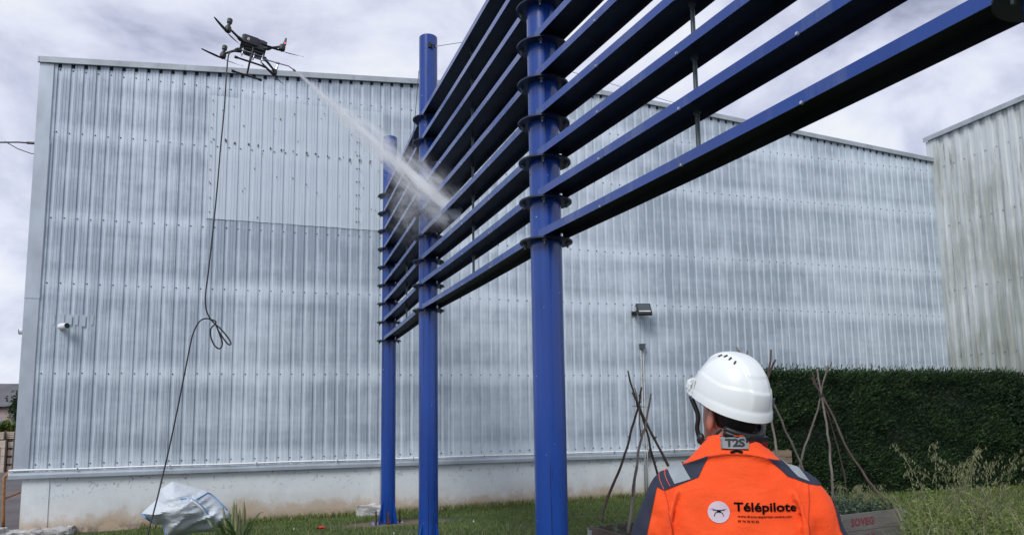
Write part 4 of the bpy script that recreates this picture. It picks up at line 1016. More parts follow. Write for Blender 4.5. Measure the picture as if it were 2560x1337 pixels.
flower('bud_flower', 'whitish nodding bud on a stalk between the two nearest posts', 'flower', 1184, 1303, 7.6, 'bud')
flower('bud_flower', 'small pale bud in the lawn right of the poppy', 'flower', 985, 1333, 7.8, 'bud')
flower('bud_flower', 'small pale bud in the lawn left of the poppy', 'flower', 735, 1322, 8.4, 'bud')
pp = np.array([tuple(at_z(random.uniform(620, 1300), random.uniform(1320, 1420), 0)) for i in range(260)])
tag(blades('straggling_grass', pp, .16, .006, M['oat'], .6), 'thin dry grass stalks poking up at the front of the lawn', 'grass')
pp = np.array([(random.uniform(-2, 8.6), 13.56 - abs(random.gauss(0, .05)), 0) for i in range(2500)]); pp[:, 2] = [gz(x, 13.5) for x in pp[:, 0]]
tag(blades('edge_weeds', pp, .10, .012, M['weed'], .6), 'fringe of weeds along the foot of the white plinth', 'weeds')

# ------------------------------------------------------------------ slumped white bulk bag
bag = thing('bulk_bag', 'slumped white woven bulk bag with blue seams by the plinth', 'bag', at_z(480, 1350, -.05))
BD = 10.6
def bpnt(x, y, dz=0): return at_d(330 + x / 7.758, 1180 + y / 7.758, BD + dz)
M['bag'] = pmat('white_woven_plastic', (.66, .70, .74), .42, 0, .05, 3, .15, 90)
m_, n, l, b = newmat('woven_bag'); t = N(n, 'TexCoord').outputs['Object']
cz = nodes_noise(n, l, t, 5, 5, .6, 1.2, (1.2, 1, 2.4)); b.inputs['Base Color'].default_value = (.56, .61, .66, 1); b.inputs['Roughness'].default_value = .38
bump(n, l, b, cz, .5, .03); M['bag'] = m_
M['seam'] = pmat('blue_seam_tape', (.16, .33, .62), .6)
outline = [(180, 800), (250, 730), (480, 520), (545, 330), (600, 290), (780, 175), (1150, 275), (1500, 375), (1720, 560), (1900, 740), (1915, 880), (1800, 1010), (1640, 1100), (1640, 1150), (1200, 1160), (1000, 1218), (640, 1235), (600, 1010), (450, 1010), (330, 930)]
oc = [bpnt(*q_) for q_ in outline]; cen = sum(oc, Vector()) / len(oc); viewd = (cen - EYE); viewd.z = 0; viewd.normalize(); bagr = Vector((viewd.y, -viewd.x, 0))
o2d = [((q_ - cen).dot(bagr), q_.z) for q_ in oc]
def edge_dist(x, z):
    best = 9
    for (x0, z0), (x1_, z1_) in zip(o2d, o2d[1:] + o2d[:1]):
        dx_, dz_ = x1_ - x0, z1_ - z0; t_ = max(0, min(1, ((x - x0) * dx_ + (z - z0) * dz_) / (dx_ * dx_ + dz_ * dz_))); best = min(best, math.hypot(x - x0 - dx_ * t_, z - z0 - dz_ * t_))
    return best
bmb = bmesh.new()
for side in (1, -1):
    g_ = bmesh.new(); g_.faces.new([g_.verts.new((x, 0, z)) for x, z in o2d])
    for axis, lo, hi in ((0, -1.0, 1.0), (2, -.3, 1.2)):
        q_ = lo
        while q_ < hi:
            co = Vector((0, 0, 0)); co[axis] = q_; no = Vector((0, 0, 0)); no[axis] = 1
            bmesh.ops.bisect_plane(g_, geom=g_.verts[:] + g_.edges[:] + g_.faces[:], plane_co=co, plane_no=no); q_ += .022
    bmesh.ops.triangulate(g_, faces=g_.faces[:])
    mp_ = {}
    for v in g_.verts:
        x, z = v.co.x, v.co.z; e_ = edge_dist(x, z); fade = min(1, e_ / .10)
        dep_ = .30 * (1 - math.exp(-e_ / .13))
        fa_, fb_ = x * .93 + z * .36, z * .93 - x * .36
        rid_ = 1 - abs(mnoise.noise(Vector((fa_ * 1.7 + 4, fb_ * 6.0, 2 + side)))) * 2.2; rid2 = 1 - abs(mnoise.noise(Vector((fa_ * 4 + 3, fb_ * 13, 5)))) * 2.2
        dep_ += fade * (.055 * max(-.5, rid_) + .020 * max(-.5, rid2) + .09 * mnoise.noise(Vector((x * 2.2, z * 2.6, 9))))
        if side > 0 and z - .30 * x > .62: dep_ -= .05 * fade          # the folded-back mouth of the bag
        mp_[v] = bmb.verts.new(cen * 1.0 + bagr * x - viewd * (dep_ * side) + Vector((0, 0, max(z, -.12) - cen.z + .02 * fade * mnoise.noise(Vector((x * 6, z * 6, 1))))))
    for f_ in g_.faces:
        vs_ = [mp_[v] for v in f_.verts]; bmb.faces.new(vs_ if side > 0 else vs_[::-1])
    g_.free()
bmesh.ops.remove_doubles(bmb, verts=bmb.verts[:], dist=.002)
bmesh.ops.recalc_face_normals(bmb, faces=bmb.faces[:])
me = bpy.data.meshes.new('sack'); bmb.to_mesh(me)
bvh_bag = BVHTree.FromBMesh(bmb); bmb.free()
me.polygons.foreach_set('use_smooth', [True] * len(me.polygons)); me.set_sharp_from_angle(angle=R(35))
link('sack', me, M['bag'], bag)
def on_bag(x, y, off=.006):
    o_ = EYE; d = (bpnt(x, y) - EYE).normalized(); h_ = bvh_bag.ray_cast(o_, d)
    return (h_[0] - d * off) if h_[0] is not None else bpnt(x, y, -.1)
for pts in ([(930, 525), (1050, 510), (1180, 530), (1290, 600), (1400, 700), (1470, 800), (1530, 920), (1600, 1060), (1640, 1130)], [(1250, 520), (1380, 450), (1480, 400), (1600, 480), (1720, 600), (1850, 730)], [(190, 805), (260, 870), (340, 935), (420, 990)], [(605, 1030), (630, 1120), (660, 1200)]):
    P_ = smooth_path([on_bag(*q_) for q_ in pts], 4); mb = MB(); mb.tube(P_, .010, 6); build(mb, 'seam_tape', M['seam'], bag, True)
P_ = smooth_path([on_bag(x - 45, y + 8) for x, y in [(1180, 530), (1290, 600), (1400, 700), (1470, 800), (1530, 920), (1600, 1060)]], 4); mb = MB(); mb.tube(P_, .018, 6); build(mb, 'lifting_strap', M['white'], bag, True)

# ------------------------------------------------------------------ yard seen past the left corner
rl = thing('handrail', 'rusty orange tubular handrail at the far left behind the wall corner', 'railing', (-4.4, 15.4, -.2)); M['rail'] = pmat('rusty_orange_paint', (.33, .155, .055), .6, 0, .3, 20)
D0 = 15.9
q = [at_d(9, 1302, D0), at_d(10, 1205, D0), at_d(16, 1188, D0), at_d(34, 1174, D0 + .05), at_d(90, 1150, D0 + .5)]; q[0].z = -.2
mb = MB(); mb.tube(smooth_path(q, 5), .026, 10); build(mb, 'top_rail', M['rail'], rl, True)
mb = MB(); mb.tube([at_d(10, 1246, D0), at_d(52, 1229, D0 + .15), at_d(90, 1212, D0 + .4)], .02, 8); build(mb, 'mid_rail', M['rail'], rl, True)
fb = thing('distant_shed', 'distant brick shed with a grey slate roof at the far left', 'building', (-22, 64, -.2)); M['brick'] = pmat('old_brick', (.22, .15, .13), .9, 0, .3, 1.2); M['slate'] = pmat('grey_slate', (.12, .12, .13), .8, 0, .25, .8, .3, 3)
a = at_d(-160, 1100, 62); b_ = at_d(80, 1100, 62)
zr, zeave = at_d(20, 978, 64).z, at_d(20, 1012, 61).z
mb = MB(); mb.box2((a.x - 8, a.y, -.2), (b_.x + 3, a.y + 8, zeave)); build(mb, 'wall', M['brick'], fb)
mb = MB(); mb.prism([(a.x - 8.3, a.y - .4, zeave - .1), (a.x - 8.3, a.y + 4, zr + .6), (a.x - 8.3, a.y + 8.4, zeave - .1), (a.x - 8.3, a.y + 4, zr + .35)], (b_.x - a.x + 11.6, 0, 0)); build(mb, 'roof', M['slate'], fb)
mb = MB(); mb.box2((a.x - 4, a.y - .06, -.2), (a.x + 4.4, a.y - .01, zeave - .3)); build(mb, 'panel', pmat('pinkish_panel', (.42, .34, .31), .9), fb)
mb = MB(); yy = 50; c0_ = at_y(-60, 1052, yy); c1_ = at_y(70, 1072, yy); mb.box2((c0_.x, yy, c1_.z), (c1_.x, yy + 1, c0_.z)); mb.box2((c0_.x + .1, yy + .2, -.2), (c0_.x + .3, yy + .4, c1_.z)); mb.box2((c1_.x - .3, yy + .2, -.2), (c1_.x - .1, yy + .4, c1_.z))
tag(build(mb, 'blue_canopy', pmat('blue_canopy_sheet', (.06, .16, .42), .6)), 'far blue canopy in front of the distant brick shed', 'canopy')
fh = thing('far_hedge', 'far strip of green shrubs behind the stacked crates', 'hedge', at_z(0, 1075, -.2))
c0_ = at_d(-60, 1090, 44); c1_ = at_d(60, 1090, 44); n_ = 2500; tt = rng.random(n_); Pp = np.array([c0_.lerp(c1_, t_) for t_ in tt]); Pp[:, 2] = rng.uniform(-.2, at_d(0, 1066, 44).z, n_); Pp[:, 1] += rng.uniform(0, .6, n_)
sprigs('foliage', Pp, np.tile([0, -1.0, .3], (n_, 1)), .45, .12, M['weed'], fh)
tt_ = thing('dark_tree', 'dark round tree beside the distant roof', 'tree', at_z(38, 1090, -.2)); tc_ = at_d(46, 1030, 48); mb = MB(); mb.tube([Vector((tc_.x, tc_.y, -.2)), tc_], [.14, .08], 8); build(mb, 'trunk', M['bark'], tt_)
n_ = 900; Pp = rng.normal(size=(n_, 3)) * [.20, .3, .50] + np.array(tc_); sprigs('crown', Pp, Pp - np.array(tc_), .22, .07, M['hedge'], tt_)
CD = 34
for ci, (x0, x1, y0, y1, cap_, lab) in enumerate(((-40, 14, 1078, 1098, 0, 'upper left slatted crate on the far stack'), (15, 37, 1078, 1096, 0, 'upper right slatted crate on the far stack'), (-40, 18, 1099, 1132, 1, 'lower crate with a white panel in the far yard'), (19, 34, 1098, 1130, 0, 'narrow lower crate in the far yard'))):
    a = at_d(x0, y1, CD); b_ = at_d(x1, y0, CD); e = thing('yard_crate', lab, 'crate', a, 0, 'crates stacked in the far yard'); hgt = b_.z - a.z; zb0 = a.z if y1 < 1100 else -.2
    k_ = 4
    for k in range(k_):
        z = zb0 + (b_.z - zb0) * k / k_; mb = MB(); mb.box2((a.x, a.y, z), (b_.x, a.y + .04, z + (b_.z - zb0) / k_ * (.72 if not cap_ else .97))); build(mb, 'plank', pmat('pale_crate_wood', (.52, .43, .36), .85), e)
    for x in (a.x, b_.x - .06): mb = MB(); mb.box2((x, a.y + .05, zb0), (x + .06, a.y + .9, b_.z)); build(mb, 'side', M['wood2'], e)
    if cap_: mb = MB(); mb.box2((a.x + .5, a.y - .03, zb0 + .25), (b_.x - .15, a.y - .005, b_.z - .25)); build(mb, 'white_panel', M['paper'], e)

# ------------------------------------------------------------------ person in the foreground, seen from behind
PX, PY = 1.364, 1.975; PAZ = math.atan2(PX, PY)
pe_ = thing('person', 'person in an orange and navy work jacket and white helmet watching the drone', 'person', (PX, PY, 0), -PAZ)
def voxel(mb, vox, smooth_it=6, name='v'):
    me = mb.mesh(name); o = bpy.data.objects.new(name, me); COL.objects.link(o)
    r = o.modifiers.new('r', 'REMESH'); r.mode = 'VOXEL'; r.voxel_size = vox; r.use_smooth_shade = True
    s_ = o.modifiers.new('s', 'SMOOTH'); s_.iterations = smooth_it; s_.factor = .5
    dg = bpy.context.evaluated_depsgraph_get(); out = bpy.data.meshes.new_from_object(o.evaluated_get(dg)); bpy.data.objects.remove(o)
    out.polygons.foreach_set('use_smooth', [True] * len(out.polygons)); return out
def loft(mb, rings, n=40, ex=2.5):
    "rings: (z, hw, hd, xc, yc)"
    vs = []; fs = []
    for z, hw, hd, xc, yc in rings:
        for k in range(n):
            a = 2 * math.pi * k / n; c, s_ = math.cos(a), math.sin(a)
            vs.append((xc + hw * math.copysign(abs(c) ** (2 / ex), c), yc + hd * math.copysign(abs(s_) ** (2 / ex), s_), z))
    for i in range(len(rings) - 1):
        for k in range(n): fs.append((i * n + k, i * n + (k + 1) % n, (i + 1) * n + (k + 1) % n, (i + 1) * n + k))
    fs.append(tuple(reversed(range(n)))); fs.append(tuple(range((len(rings) - 1) * n, len(rings) * n))); return mb.add(vs, fs)
def ell(mb, c, r, mat3=None, nu=20, nv=14):
    vs = []; fs = []; c = Vector(c)
    for j in range(1, nv):
        ph = math.pi * j / nv
        for i in range(nu): th_ = 2 * math.pi * i / nu; v = Vector((r[0] * math.sin(ph) * math.cos(th_), r[1] * math.sin(ph) * math.sin(th_), -r[2] * math.cos(ph))); vs.append(c + (mat3 @ v if mat3 else v))
    t0, t1_ = len(vs), len(vs) + 1
    z = Vector((0, 0, r[2])); vs += [c - (mat3 @ z if mat3 else z), c + (mat3 @ z if mat3 else z)]
    for j in range(nv - 2):
        for i in range(nu): fs.append((j * nu + i, j * nu + (i + 1) % nu, (j + 1) * nu + (i + 1) % nu, (j + 1) * nu + i))
    for i in range(nu): fs.append((t0, (i + 1) % nu, i)); fs.append((t1_, (nv - 2) * nu + i, (nv - 2) * nu + (i + 1) % nu))
    return mb.add(vs, fs)
HROT = Matrix.Rotation(R(42), 3, 'Z') @ Matrix.Rotation(R(14), 3, 'X'); HC = Vector((.0, .01, 1.625))
def hl(x, y, z): return HC + HROT @ Vector((x, y, z))
ELB = {-1: Vector((-.285, .03, 1.08)), 1: Vector((.285, .03, 1.08))}; WRI = {-1: Vector((-.13, .27, 1.06)), 1: Vector((.13, .27, 1.06))}
# body: one continuous figure
mb = MB()
ell(mb, hl(0, -.012, .02), (.074, .094, .10), HROT); ell(mb, hl(0, .028, -.045), (.058, .066, .085), HROT); ell(mb, hl(0, .058, -.105), (.035, .032, .03), HROT)
mb.tube([hl(0, .09, -.015), hl(0, .108, -.05)], [.010, .016], 8); ell(mb, hl(0, .085, -.085), (.024, .012, .010), HROT, 12, 8)
for sx in (-1, 1):
    ell(mb, hl(sx * .079, -.008, -.045), (.010, .022, .034), HROT @ Matrix.Rotation(R(sx * 24), 3, 'Z'), 14, 10); ell(mb, hl(sx * .030, .082, -.012), (.014, .01, .009), HROT, 10, 8)
mb.tube([(0, -.015, 1.38), (-.002, -.015, 1.47), hl(0, -.02, -.05)], [.075, .060, .056], 20)
loft(mb, [(.86, .165, .10, 0, 0), (1.0, .155, .095, 0, 0), (1.2, .18, .105, 0, 0), (1.36, .17, .095, 0, 0), (1.43, .09, .07, 0, -.01)], 28)
for sx in (-1, 1):
    S0 = Vector((sx * .185, 0, 1.36)); mb.tube([S0, ELB[sx], WRI[sx]], [.052, .042, .030], 12)
    fwd = (WRI[sx] - ELB[sx]).normalized(); side = Vector((sx, 0, 0)); pal = WRI[sx] + fwd * .05; mb.box(pal, (.045, .095, .075), fwd.to_track_quat('Y', 'Z').to_matrix())
    dn = Vector((0, 0, -1))
    for k in range(4):
        b_ = WRI[sx] + fwd * .092 + dn * (-.03 + .02 * k); L = (.026, .030, .028, .022)[k]; mb.tube([b_ - fwd * .01, b_ + fwd * L, b_ + fwd * (L * 1.5) - side * L * .7, b_ + fwd * L * 1.3 - side * L * 1.5], [.0092, .009, .0085, .0075], 8)
    b_ = WRI[sx] + fwd * .03 + Vector((0, 0, .03)); mb.tube([b_, b_ + fwd * .03 + Vector((-sx * .02, 0, .022)), b_ + fwd * .062 + Vector((-sx * .026, 0, .024))], [.0115, .0105, .009], 8)
    mb.tube([(sx * .09, 0, .90), (sx * .10, .01, .50), (sx * .105, -.01, .10)], [.088, .058, .042], 16); mb.tube([(sx * .105, -.03, .05), (sx * .11, .13, .04)], [.04, .032], 10)
bm2 = voxel(mb, .0075, 4, 'body')
m, n, l, b = newmat('skin'); t = N(n, 'TexCoord').outputs['Object']; f = nodes_noise(n, l, t, 18, 4, .6)
l.new(ramp(n, l, f, [(.3, (.42, .215, .155)), (.7, (.52, .29, .215))]), b.inputs['Base Color']); b.inputs['Roughness'].default_value = .5
b.inputs['Subsurface Weight'].default_value = .15; b.inputs['Subsurface Radius'].default_value = (.02, .008, .004); bump(n, l, b, nodes_noise(n, l, t, 140, 3, .6), .2, .003); M['skin'] = m
body_o = link('body', bm2, M['skin'], pe_, False)
P_ = lambda mb, nm, mt, par=pe_, sm=True: build(mb, nm, mt, par, sm, keep=False)
for sx in (-1, 1):
    mb = MB(); ell(mb, hl(sx * .030, .087, -.012), (.010, .008, .009), HROT, 12, 8); P_(mb, 'eye', M['white'])
    mb = MB(); ell(mb, hl(sx * .079 + sx * .001, -.008, -.045), (.0116, .0235, .036), HROT @ Matrix.Rotation(R(sx * 24), 3, 'Z'), 18, 12); P_(mb, 'ear', pmat('ear_skin', (.50, .19, .14), .5, 0, .15, 30))
# hair
mb = MB(); ell(mb, hl(0, -.022, .0), (.0785, .0905, .098), HROT, 24, 16); hm = mb
hv = [(i, v) for i, v in enumerate(hm.v)]
HI = HROT.transposed()
me = hm.mesh('hair', True); bmh = bmesh.new(); bmh.from_mesh(me)
dl = [v for v in bmh.verts if (HI @ (v.co - HC)).y > .045 or (HI @ (v.co - HC)).z < -.085]
bmesh.ops.delete(bmh, geom=dl, context='VERTS'); bmh.to_mesh(me); bmh.free(); me.polygons.foreach_set('use_smooth', [True] * len(me.polygons))
link('hair', me, pmat('dark_cropped_hair', (.018, .014, .013), .8, 0, .5, 60, .8, 220), pe_, False)
# jacket
jr = [(.74, .235, .155, 0, .01), (.95, .232, .150, 0, .005), (1.10, .236, .146, 0, 0), (1.24, .240, .138, 0, -.005), (1.33, .232, .126, 0, -.008), (1.385, .212, .112, 0, -.01), (1.425, .172, .104, 0, -.012), (1.462, .132, .098, 0, -.014), (1.495, .102, .092, 0, -.016), (1.520, .082, .086, 0, -.016), (1.534, .070, .076, 0, -.012)]
mb = MB(); loft(mb, jr, 48, 2.35)
for sx in (-1, 1):
    S0 = Vector((sx * .182, -.005, 1.352)); mid = S0.lerp(ELB[sx], .5) + Vector((sx * .014, -.008, 0))
    mb.tube(smooth_path([Vector((sx * .12, -.005, 1.365)), S0, mid, ELB[sx], WRI[sx]], 6), np.interp(np.arange(25), [0, 6, 12, 18, 24], [.078, .076, .070, .062, .046]), 22)
    # pleats where sleeve meets back and at the armhole
    mb.tube(smooth_path([(sx * .165, -.108, 1.375), (sx * .185, -.118, 1.31), (sx * .192, -.118, 1.22), (sx * .20, -.11, 1.10)], 5), .0085, 6)
    mb.tube(smooth_path([(sx * .255, -.045, 1.30), (sx * .235, -.062, 1.25), (sx * .225, -.068, 1.21)], 5), .010, 6)
# collar fold and yoke ridge
mb.tube(smooth_path([(-.158, -.035, 1.438), (-.105, -.088, 1.462), (-.05, -.105, 1.478), (0, -.109, 1.483), (.05, -.105, 1.478), (.105, -.088, 1.462), (.150, -.035, 1.438)], 6), .008, 8)
mb.tube(smooth_path([(-.060, -.055, 1.532), (-.03, -.088, 1.531), (0, -.094, 1.530), (.03, -.088, 1.531), (.060, -.055, 1.532)], 6), .007, 8)
jm = voxel(mb, .0062, 5, 'jacket')
jno = np.zeros(len(jm.vertices) * 3, np.float32); jm.vertex_normals.foreach_get('vector', jno); jno = jno.reshape(-1, 3)
jco = [v.co.copy() for v in jm.vertices]
for vi, c in enumerate(jco):      # cloth folds
    amt = .006 if abs(c.x) < .19 else .010
    f_ = mnoise.noise(Vector((c.x * 9 + c.z * 4, c.y * 6, c.z * 11 - c.x * 5))) + .5 * mnoise.noise(Vector((c.x * 22, c.y * 15, c.z * 17)))
    if c.z > 1.47: amt *= .5
    jco[vi] = c + Vector(jno[vi].tolist()) * f_ * amt
jm.vertices.foreach_set('co', np.array([tuple(c) for c in jco], np.float32).ravel()); jm.update()
m, n, l, b = newmat('fluorescent_orange_cloth'); t = N(n, 'TexCoord').outputs['Object']; f = nodes_noise(n, l, t, 7, 5, .6)
l.new(ramp(n, l, f, [(.3, (.96, .085, .016)), (.7, (1.0, .115, .026))]), b.inputs['Base Color']); b.inputs['Roughness'].default_value = .75; b.inputs['Specular IOR Level'].default_value = .2
b.inputs['Sheen Weight'].default_value = .05
wv = nodes_noise(n, l, t, 420, 2, .5); hgt = math_(n, l, 'MULTIPLY_ADD', nodes_noise(n, l, t, 14, 4, .6, .6, (1, 1, 1.6)), 6.0, wv); bump(n, l, b, hgt, .35, .0022); M['orange'] = m
jk = link('jacket', jm, M['orange'], pe_, False)
bmj = bmesh.new(); bmj.from_mesh(jm); JB = BVHTree.FromBMesh(bmj); bmj.free()
M['navy'] = pmat('navy_cloth', (.022, .028, .055), .8, 0, .2, 20, .3, 300); M['tape'] = pmat('grey_reflective_tape', (.33, .37, .40), .45, .2, .06, 20, .2, 300)
M['print'] = pmat('black_print', (.005, .005, .006), .9, spec=.05); M['disc'] = pmat('pale_print_disc', (.62, .52, .60), .6)
def drape(me, name, mat, parent, off, step=.008):
    "cut a flat x-z figure into small pieces and lay it on the back of the jacket"
    bm = bmesh.new(); bm.from_mesh(me)
    xs_ = [v.co.x for v in bm.verts]; zs_ = [v.co.z for v in bm.verts]
    for axis, lo, hi in ((0, min(xs_), max(xs_)), (2, min(zs_), max(zs_))):
        q_ = math.floor(lo / step) * step + step
        while q_ < hi:
            co = Vector((0, 0, 0)); co[axis] = q_; no = Vector((0, 0, 0)); no[axis] = 1
            bmesh.ops.bisect_plane(bm, geom=bm.verts[:] + bm.edges[:] + bm.faces[:], plane_co=co, plane_no=no); q_ += step
    bad = []
    for v in bm.verts:
        h_ = JB.ray_cast(Vector((v.co.x, -1, v.co.z)), Vector((0, 1, 0)))
        if h_[0] is None:
            hn = JB.find_nearest(Vector((v.co.x, -.05, v.co.z))); v.co = hn[0] + hn[1] * off
        else: v.co = h_[0] + h_[1] * off
    bmesh.ops.recalc_face_normals(bm, faces=bm.faces[:])
    out = bpy.data.meshes.new(name); bm.to_mesh(out); bm.free(); out.polygons.foreach_set('use_smooth', [True] * len(out.polygons))
    return link(name, out, mat, parent, False)
def poly_me(pts):
    me = bpy.data.meshes.new('p'); me.from_pydata([(x, 0, z) for x, z in pts], [], [tuple(range(len(pts)))]); return me
def strip_me(pts, w):
    pts = smooth_path([Vector((x, 0, z)) for x, z in pts], 6); vs = []; fs = []
    for i, p in enumerate(pts):
        t_ = (pts[min(i + 1, len(pts) - 1)] - pts[max(0, i - 1)]).normalized(); nn = Vector((-t_.z, 0, t_.x)) * w / 2; vs += [p + nn, p - nn]
    for i in range(len(pts) - 1): fs.append((2 * i, 2 * i + 1, 2 * i + 3, 2 * i + 2))
    me = bpy.data.meshes.new('s'); me.from_pydata([tuple(v) for v in vs], [], fs); return me
def text_xz(body, size, x, z, width=None, bold=0, spacing=1.0):
    me = text_mesh(body, size, bold, spacing); xs_ = [v.co.x for v in me.vertices]; lo, hi = min(xs_), max(xs_); k = (width / (hi - lo)) if width else 1
    for v in me.vertices: v.co = Vector((x + (v.co.x - lo) * k, 0, z + v.co.y))
    return me
def panel(name, mat, poly, off, zmin=None):
    "cut the jacket cloth itself along the edges of a convex x-z outline (listed clockwise) and lift it a little"
    bm = bmesh.new(); bm.from_mesh(jm); k_ = len(poly)
    cx_ = sum(p[0] for p in poly) / k_; cz_ = sum(p[1] for p in poly) / k_
    for i in range(k_):
        (x0, z0), (x1_, z1) = poly[i], poly[(i + 1) % k_]
        no = Vector((z1 - z0, 0, -(x1_ - x0))).normalized()
        if no.x * (cx_ - x0) + no.z * (cz_ - z0) > 0: no = -no
        bmesh.ops.bisect_plane(bm, geom=bm.verts[:] + bm.edges[:] + bm.faces[:], plane_co=Vector((x0, 0, z0)), plane_no=no, clear_outer=True)
    bm.normal_update()
    nn = [v.normal.copy() for v in bm.verts]
    for v, q_ in zip(bm.verts, nn): v.co += q_ * off
    out = bpy.data.meshes.new(name); bm.to_mesh(out); bm.free(); out.polygons.foreach_set('use_smooth', [True] * len(out.polygons))
    return link(name, out, mat, jk, False)
panel('shoulder_yoke', M['navy'], [(-.070, 1.475), (-.101, 1.412), (-.207, 1.367), (-.28, 1.398)], .0022)
panel('shoulder_yoke', M['navy'], [(.097, 1.468), (.151, 1.414), (.211, 1.390), (.246, 1.384), (.28, 1.40), (.27, 1.42)], .0022)
panel('reflective_tape', M['tape'], [(-.183, 1.50), (-.123, 1.405), (-.172, 1.388), (-.241, 1.50)], .0040)
panel('reflective_tape', M['tape'], [(.098, 1.50), (.181, 1.410), (.212, 1.396), (.14, 1.50)], .0040)
panel('sleeve_panel', M['navy'], [(-.236, 1.396), (-.205, 1.364), (-.264, 1.235), (-.310, 1.05), (-.5, 1.05), (-.5, 1.45), (-.26, 1.42)], .0026)
panel('sleeve_panel', M['navy'], [(.243, 1.389), (.226, 1.374), (.287, 1.26), (.315, 1.05), (.5, 1.05), (.5, 1.45), (.27, 1.42)], .0026)
M['seamo'] = pmat('dark_orange_seam', (.55, .045, .012), .8); M['pip'] = pmat('orange_piping', (.75, .13, .06), .7)
drape(strip_me([(-.206, 1.366), (-.198, 1.34), (-.190, 1.30), (-.182, 1.24), (-.175, 1.15)], .003), 'armhole_seam', M['seamo'], jk, .002)
drape(strip_me([(.208, 1.390), (.206, 1.34), (.200, 1.30), (.196, 1.24), (.190, 1.15)], .003), 'armhole_seam', M['seamo'], jk, .002)
drape(strip_me([(-.205, 1.427), (-.200, 1.405), (-.186, 1.382)], .0018), 'piping', M['pip'], jk, .0045)
drape(strip_me([(-.222, 1.415), (-.218, 1.395), (-.206, 1.370)], .0018), 'piping', M['pip'], jk, .0045)
drape(strip_me([(-.15, 1.441), (-.085, 1.468), (-.03, 1.478), (0, 1.480), (.04, 1.478), (.083, 1.470), (.112, 1.458)], .0030), 'collar_seam', M['seamo'], jk, .002)
drape(poly_me([(-.008, 1.487), (.012, 1.492), (.030, 1.487), (.026, 1.482), (.012, 1.486), (-.004, 1.482)]), 'hanging_loop', M['print'], jk, .003)
bd_ = drape(poly_me([(-.032, 1.531), (.048, 1.529), (.044, 1.491), (-.032, 1.494)]), 'collar_badge', pmat('grey_badge', (.20, .215, .225), .55), jk, .0045)
for pts in ([(-.032, 1.531), (.048, 1.529)], [(-.032, 1.494), (.044, 1.491)]): drape(strip_me([pts[0], ((pts[0][0] + pts[1][0]) / 2, (pts[0][1] + pts[1][1]) / 2), pts[1]], .0015), 'badge_edge', M['print'], jk, .0055)
M['badgeprint'] = pmat('dark_grey_print', (.04, .044, .05), .9, spec=.05)
drape(text_xz('T2S', .031, -.020, 1.501, .055, .0012, .92), 'badge_lettering', M['badgeprint'], jk, .0062, .006)
drape(text_xz('Télépilote', .0335, -.004, 1.3195, .174, .0009), 'back_lettering', M['print'], jk, .0028, .006)
drape(text_xz('www.drone-expertise-centre.com', .0088, .005, 1.3015, .149, .00018), 'web_lettering', M['print'], jk, .0028, .01)
drape(text_xz('09 74 78 93 82', .0088, .005, 1.2875, .058, .00018), 'phone_lettering', M['print'], jk, .0028, .01)
drape(poly_me([(-.047 + .031 * math.cos(a), 1.3145 + .031 * math.sin(a)) for a in np.linspace(0, 2 * math.pi, 41)[:-1]]), 'logo_disc', M['disc'], jk, .0024)
def lg(x, z): return (-.047 + x, 1.3145 + z)
for q_ in ([lg(-.016, .0065), lg(.016, .0065), lg(.016, .0045), lg(-.016, .0045)], [lg(-.006, .006), lg(.006, .006), lg(.005, -.001), lg(-.005, -.001)], [lg(-.026, .0075), lg(-.016, .0095), lg(-.006, .0075), lg(-.016, .0082)], [lg(.006, .0075), lg(.016, .0095), lg(.026, .0075), lg(.016, .0082)]):
    drape(poly_me(q_), 'logo_mark', M['print'], jk, .0040)
for sx in (-1, 1): drape(strip_me([lg(sx * .004, .001), lg(sx * .010, -.003), lg(sx * .013, -.012)], .0018), 'logo_mark', M['print'], jk, .0040)
# trousers and boots
mb = MB(); loft(mb, [(.72, .17, .115, 0, 0), (.86, .18, .12, 0, 0), (.98, .165, .11, 0, 0)], 28)
for sx in (-1, 1): mb.tube([(sx * .09, 0, .86), (sx * .10, .012, .50), (sx * .105, -.005, .08)], [.105, .080, .072], 18)
link('trousers', voxel(mb, .012, 4, 'trousers'), M['navy'], pe_, False)
for sx in (-1, 1):
    mb = MB(); ell(mb, (sx * .108, .06, .045), (.05, .145, .05), None, 18, 12); ell(mb, (sx * .106, -.01, .10), (.052, .06, .085), None, 16, 12); bo_ = voxel(mb, .010, 3, 'boot')
    for v in bo_.vertices: v.co.z = max(v.co.z, 0.002)
    link('boot', bo_, M['black'], pe_, False)
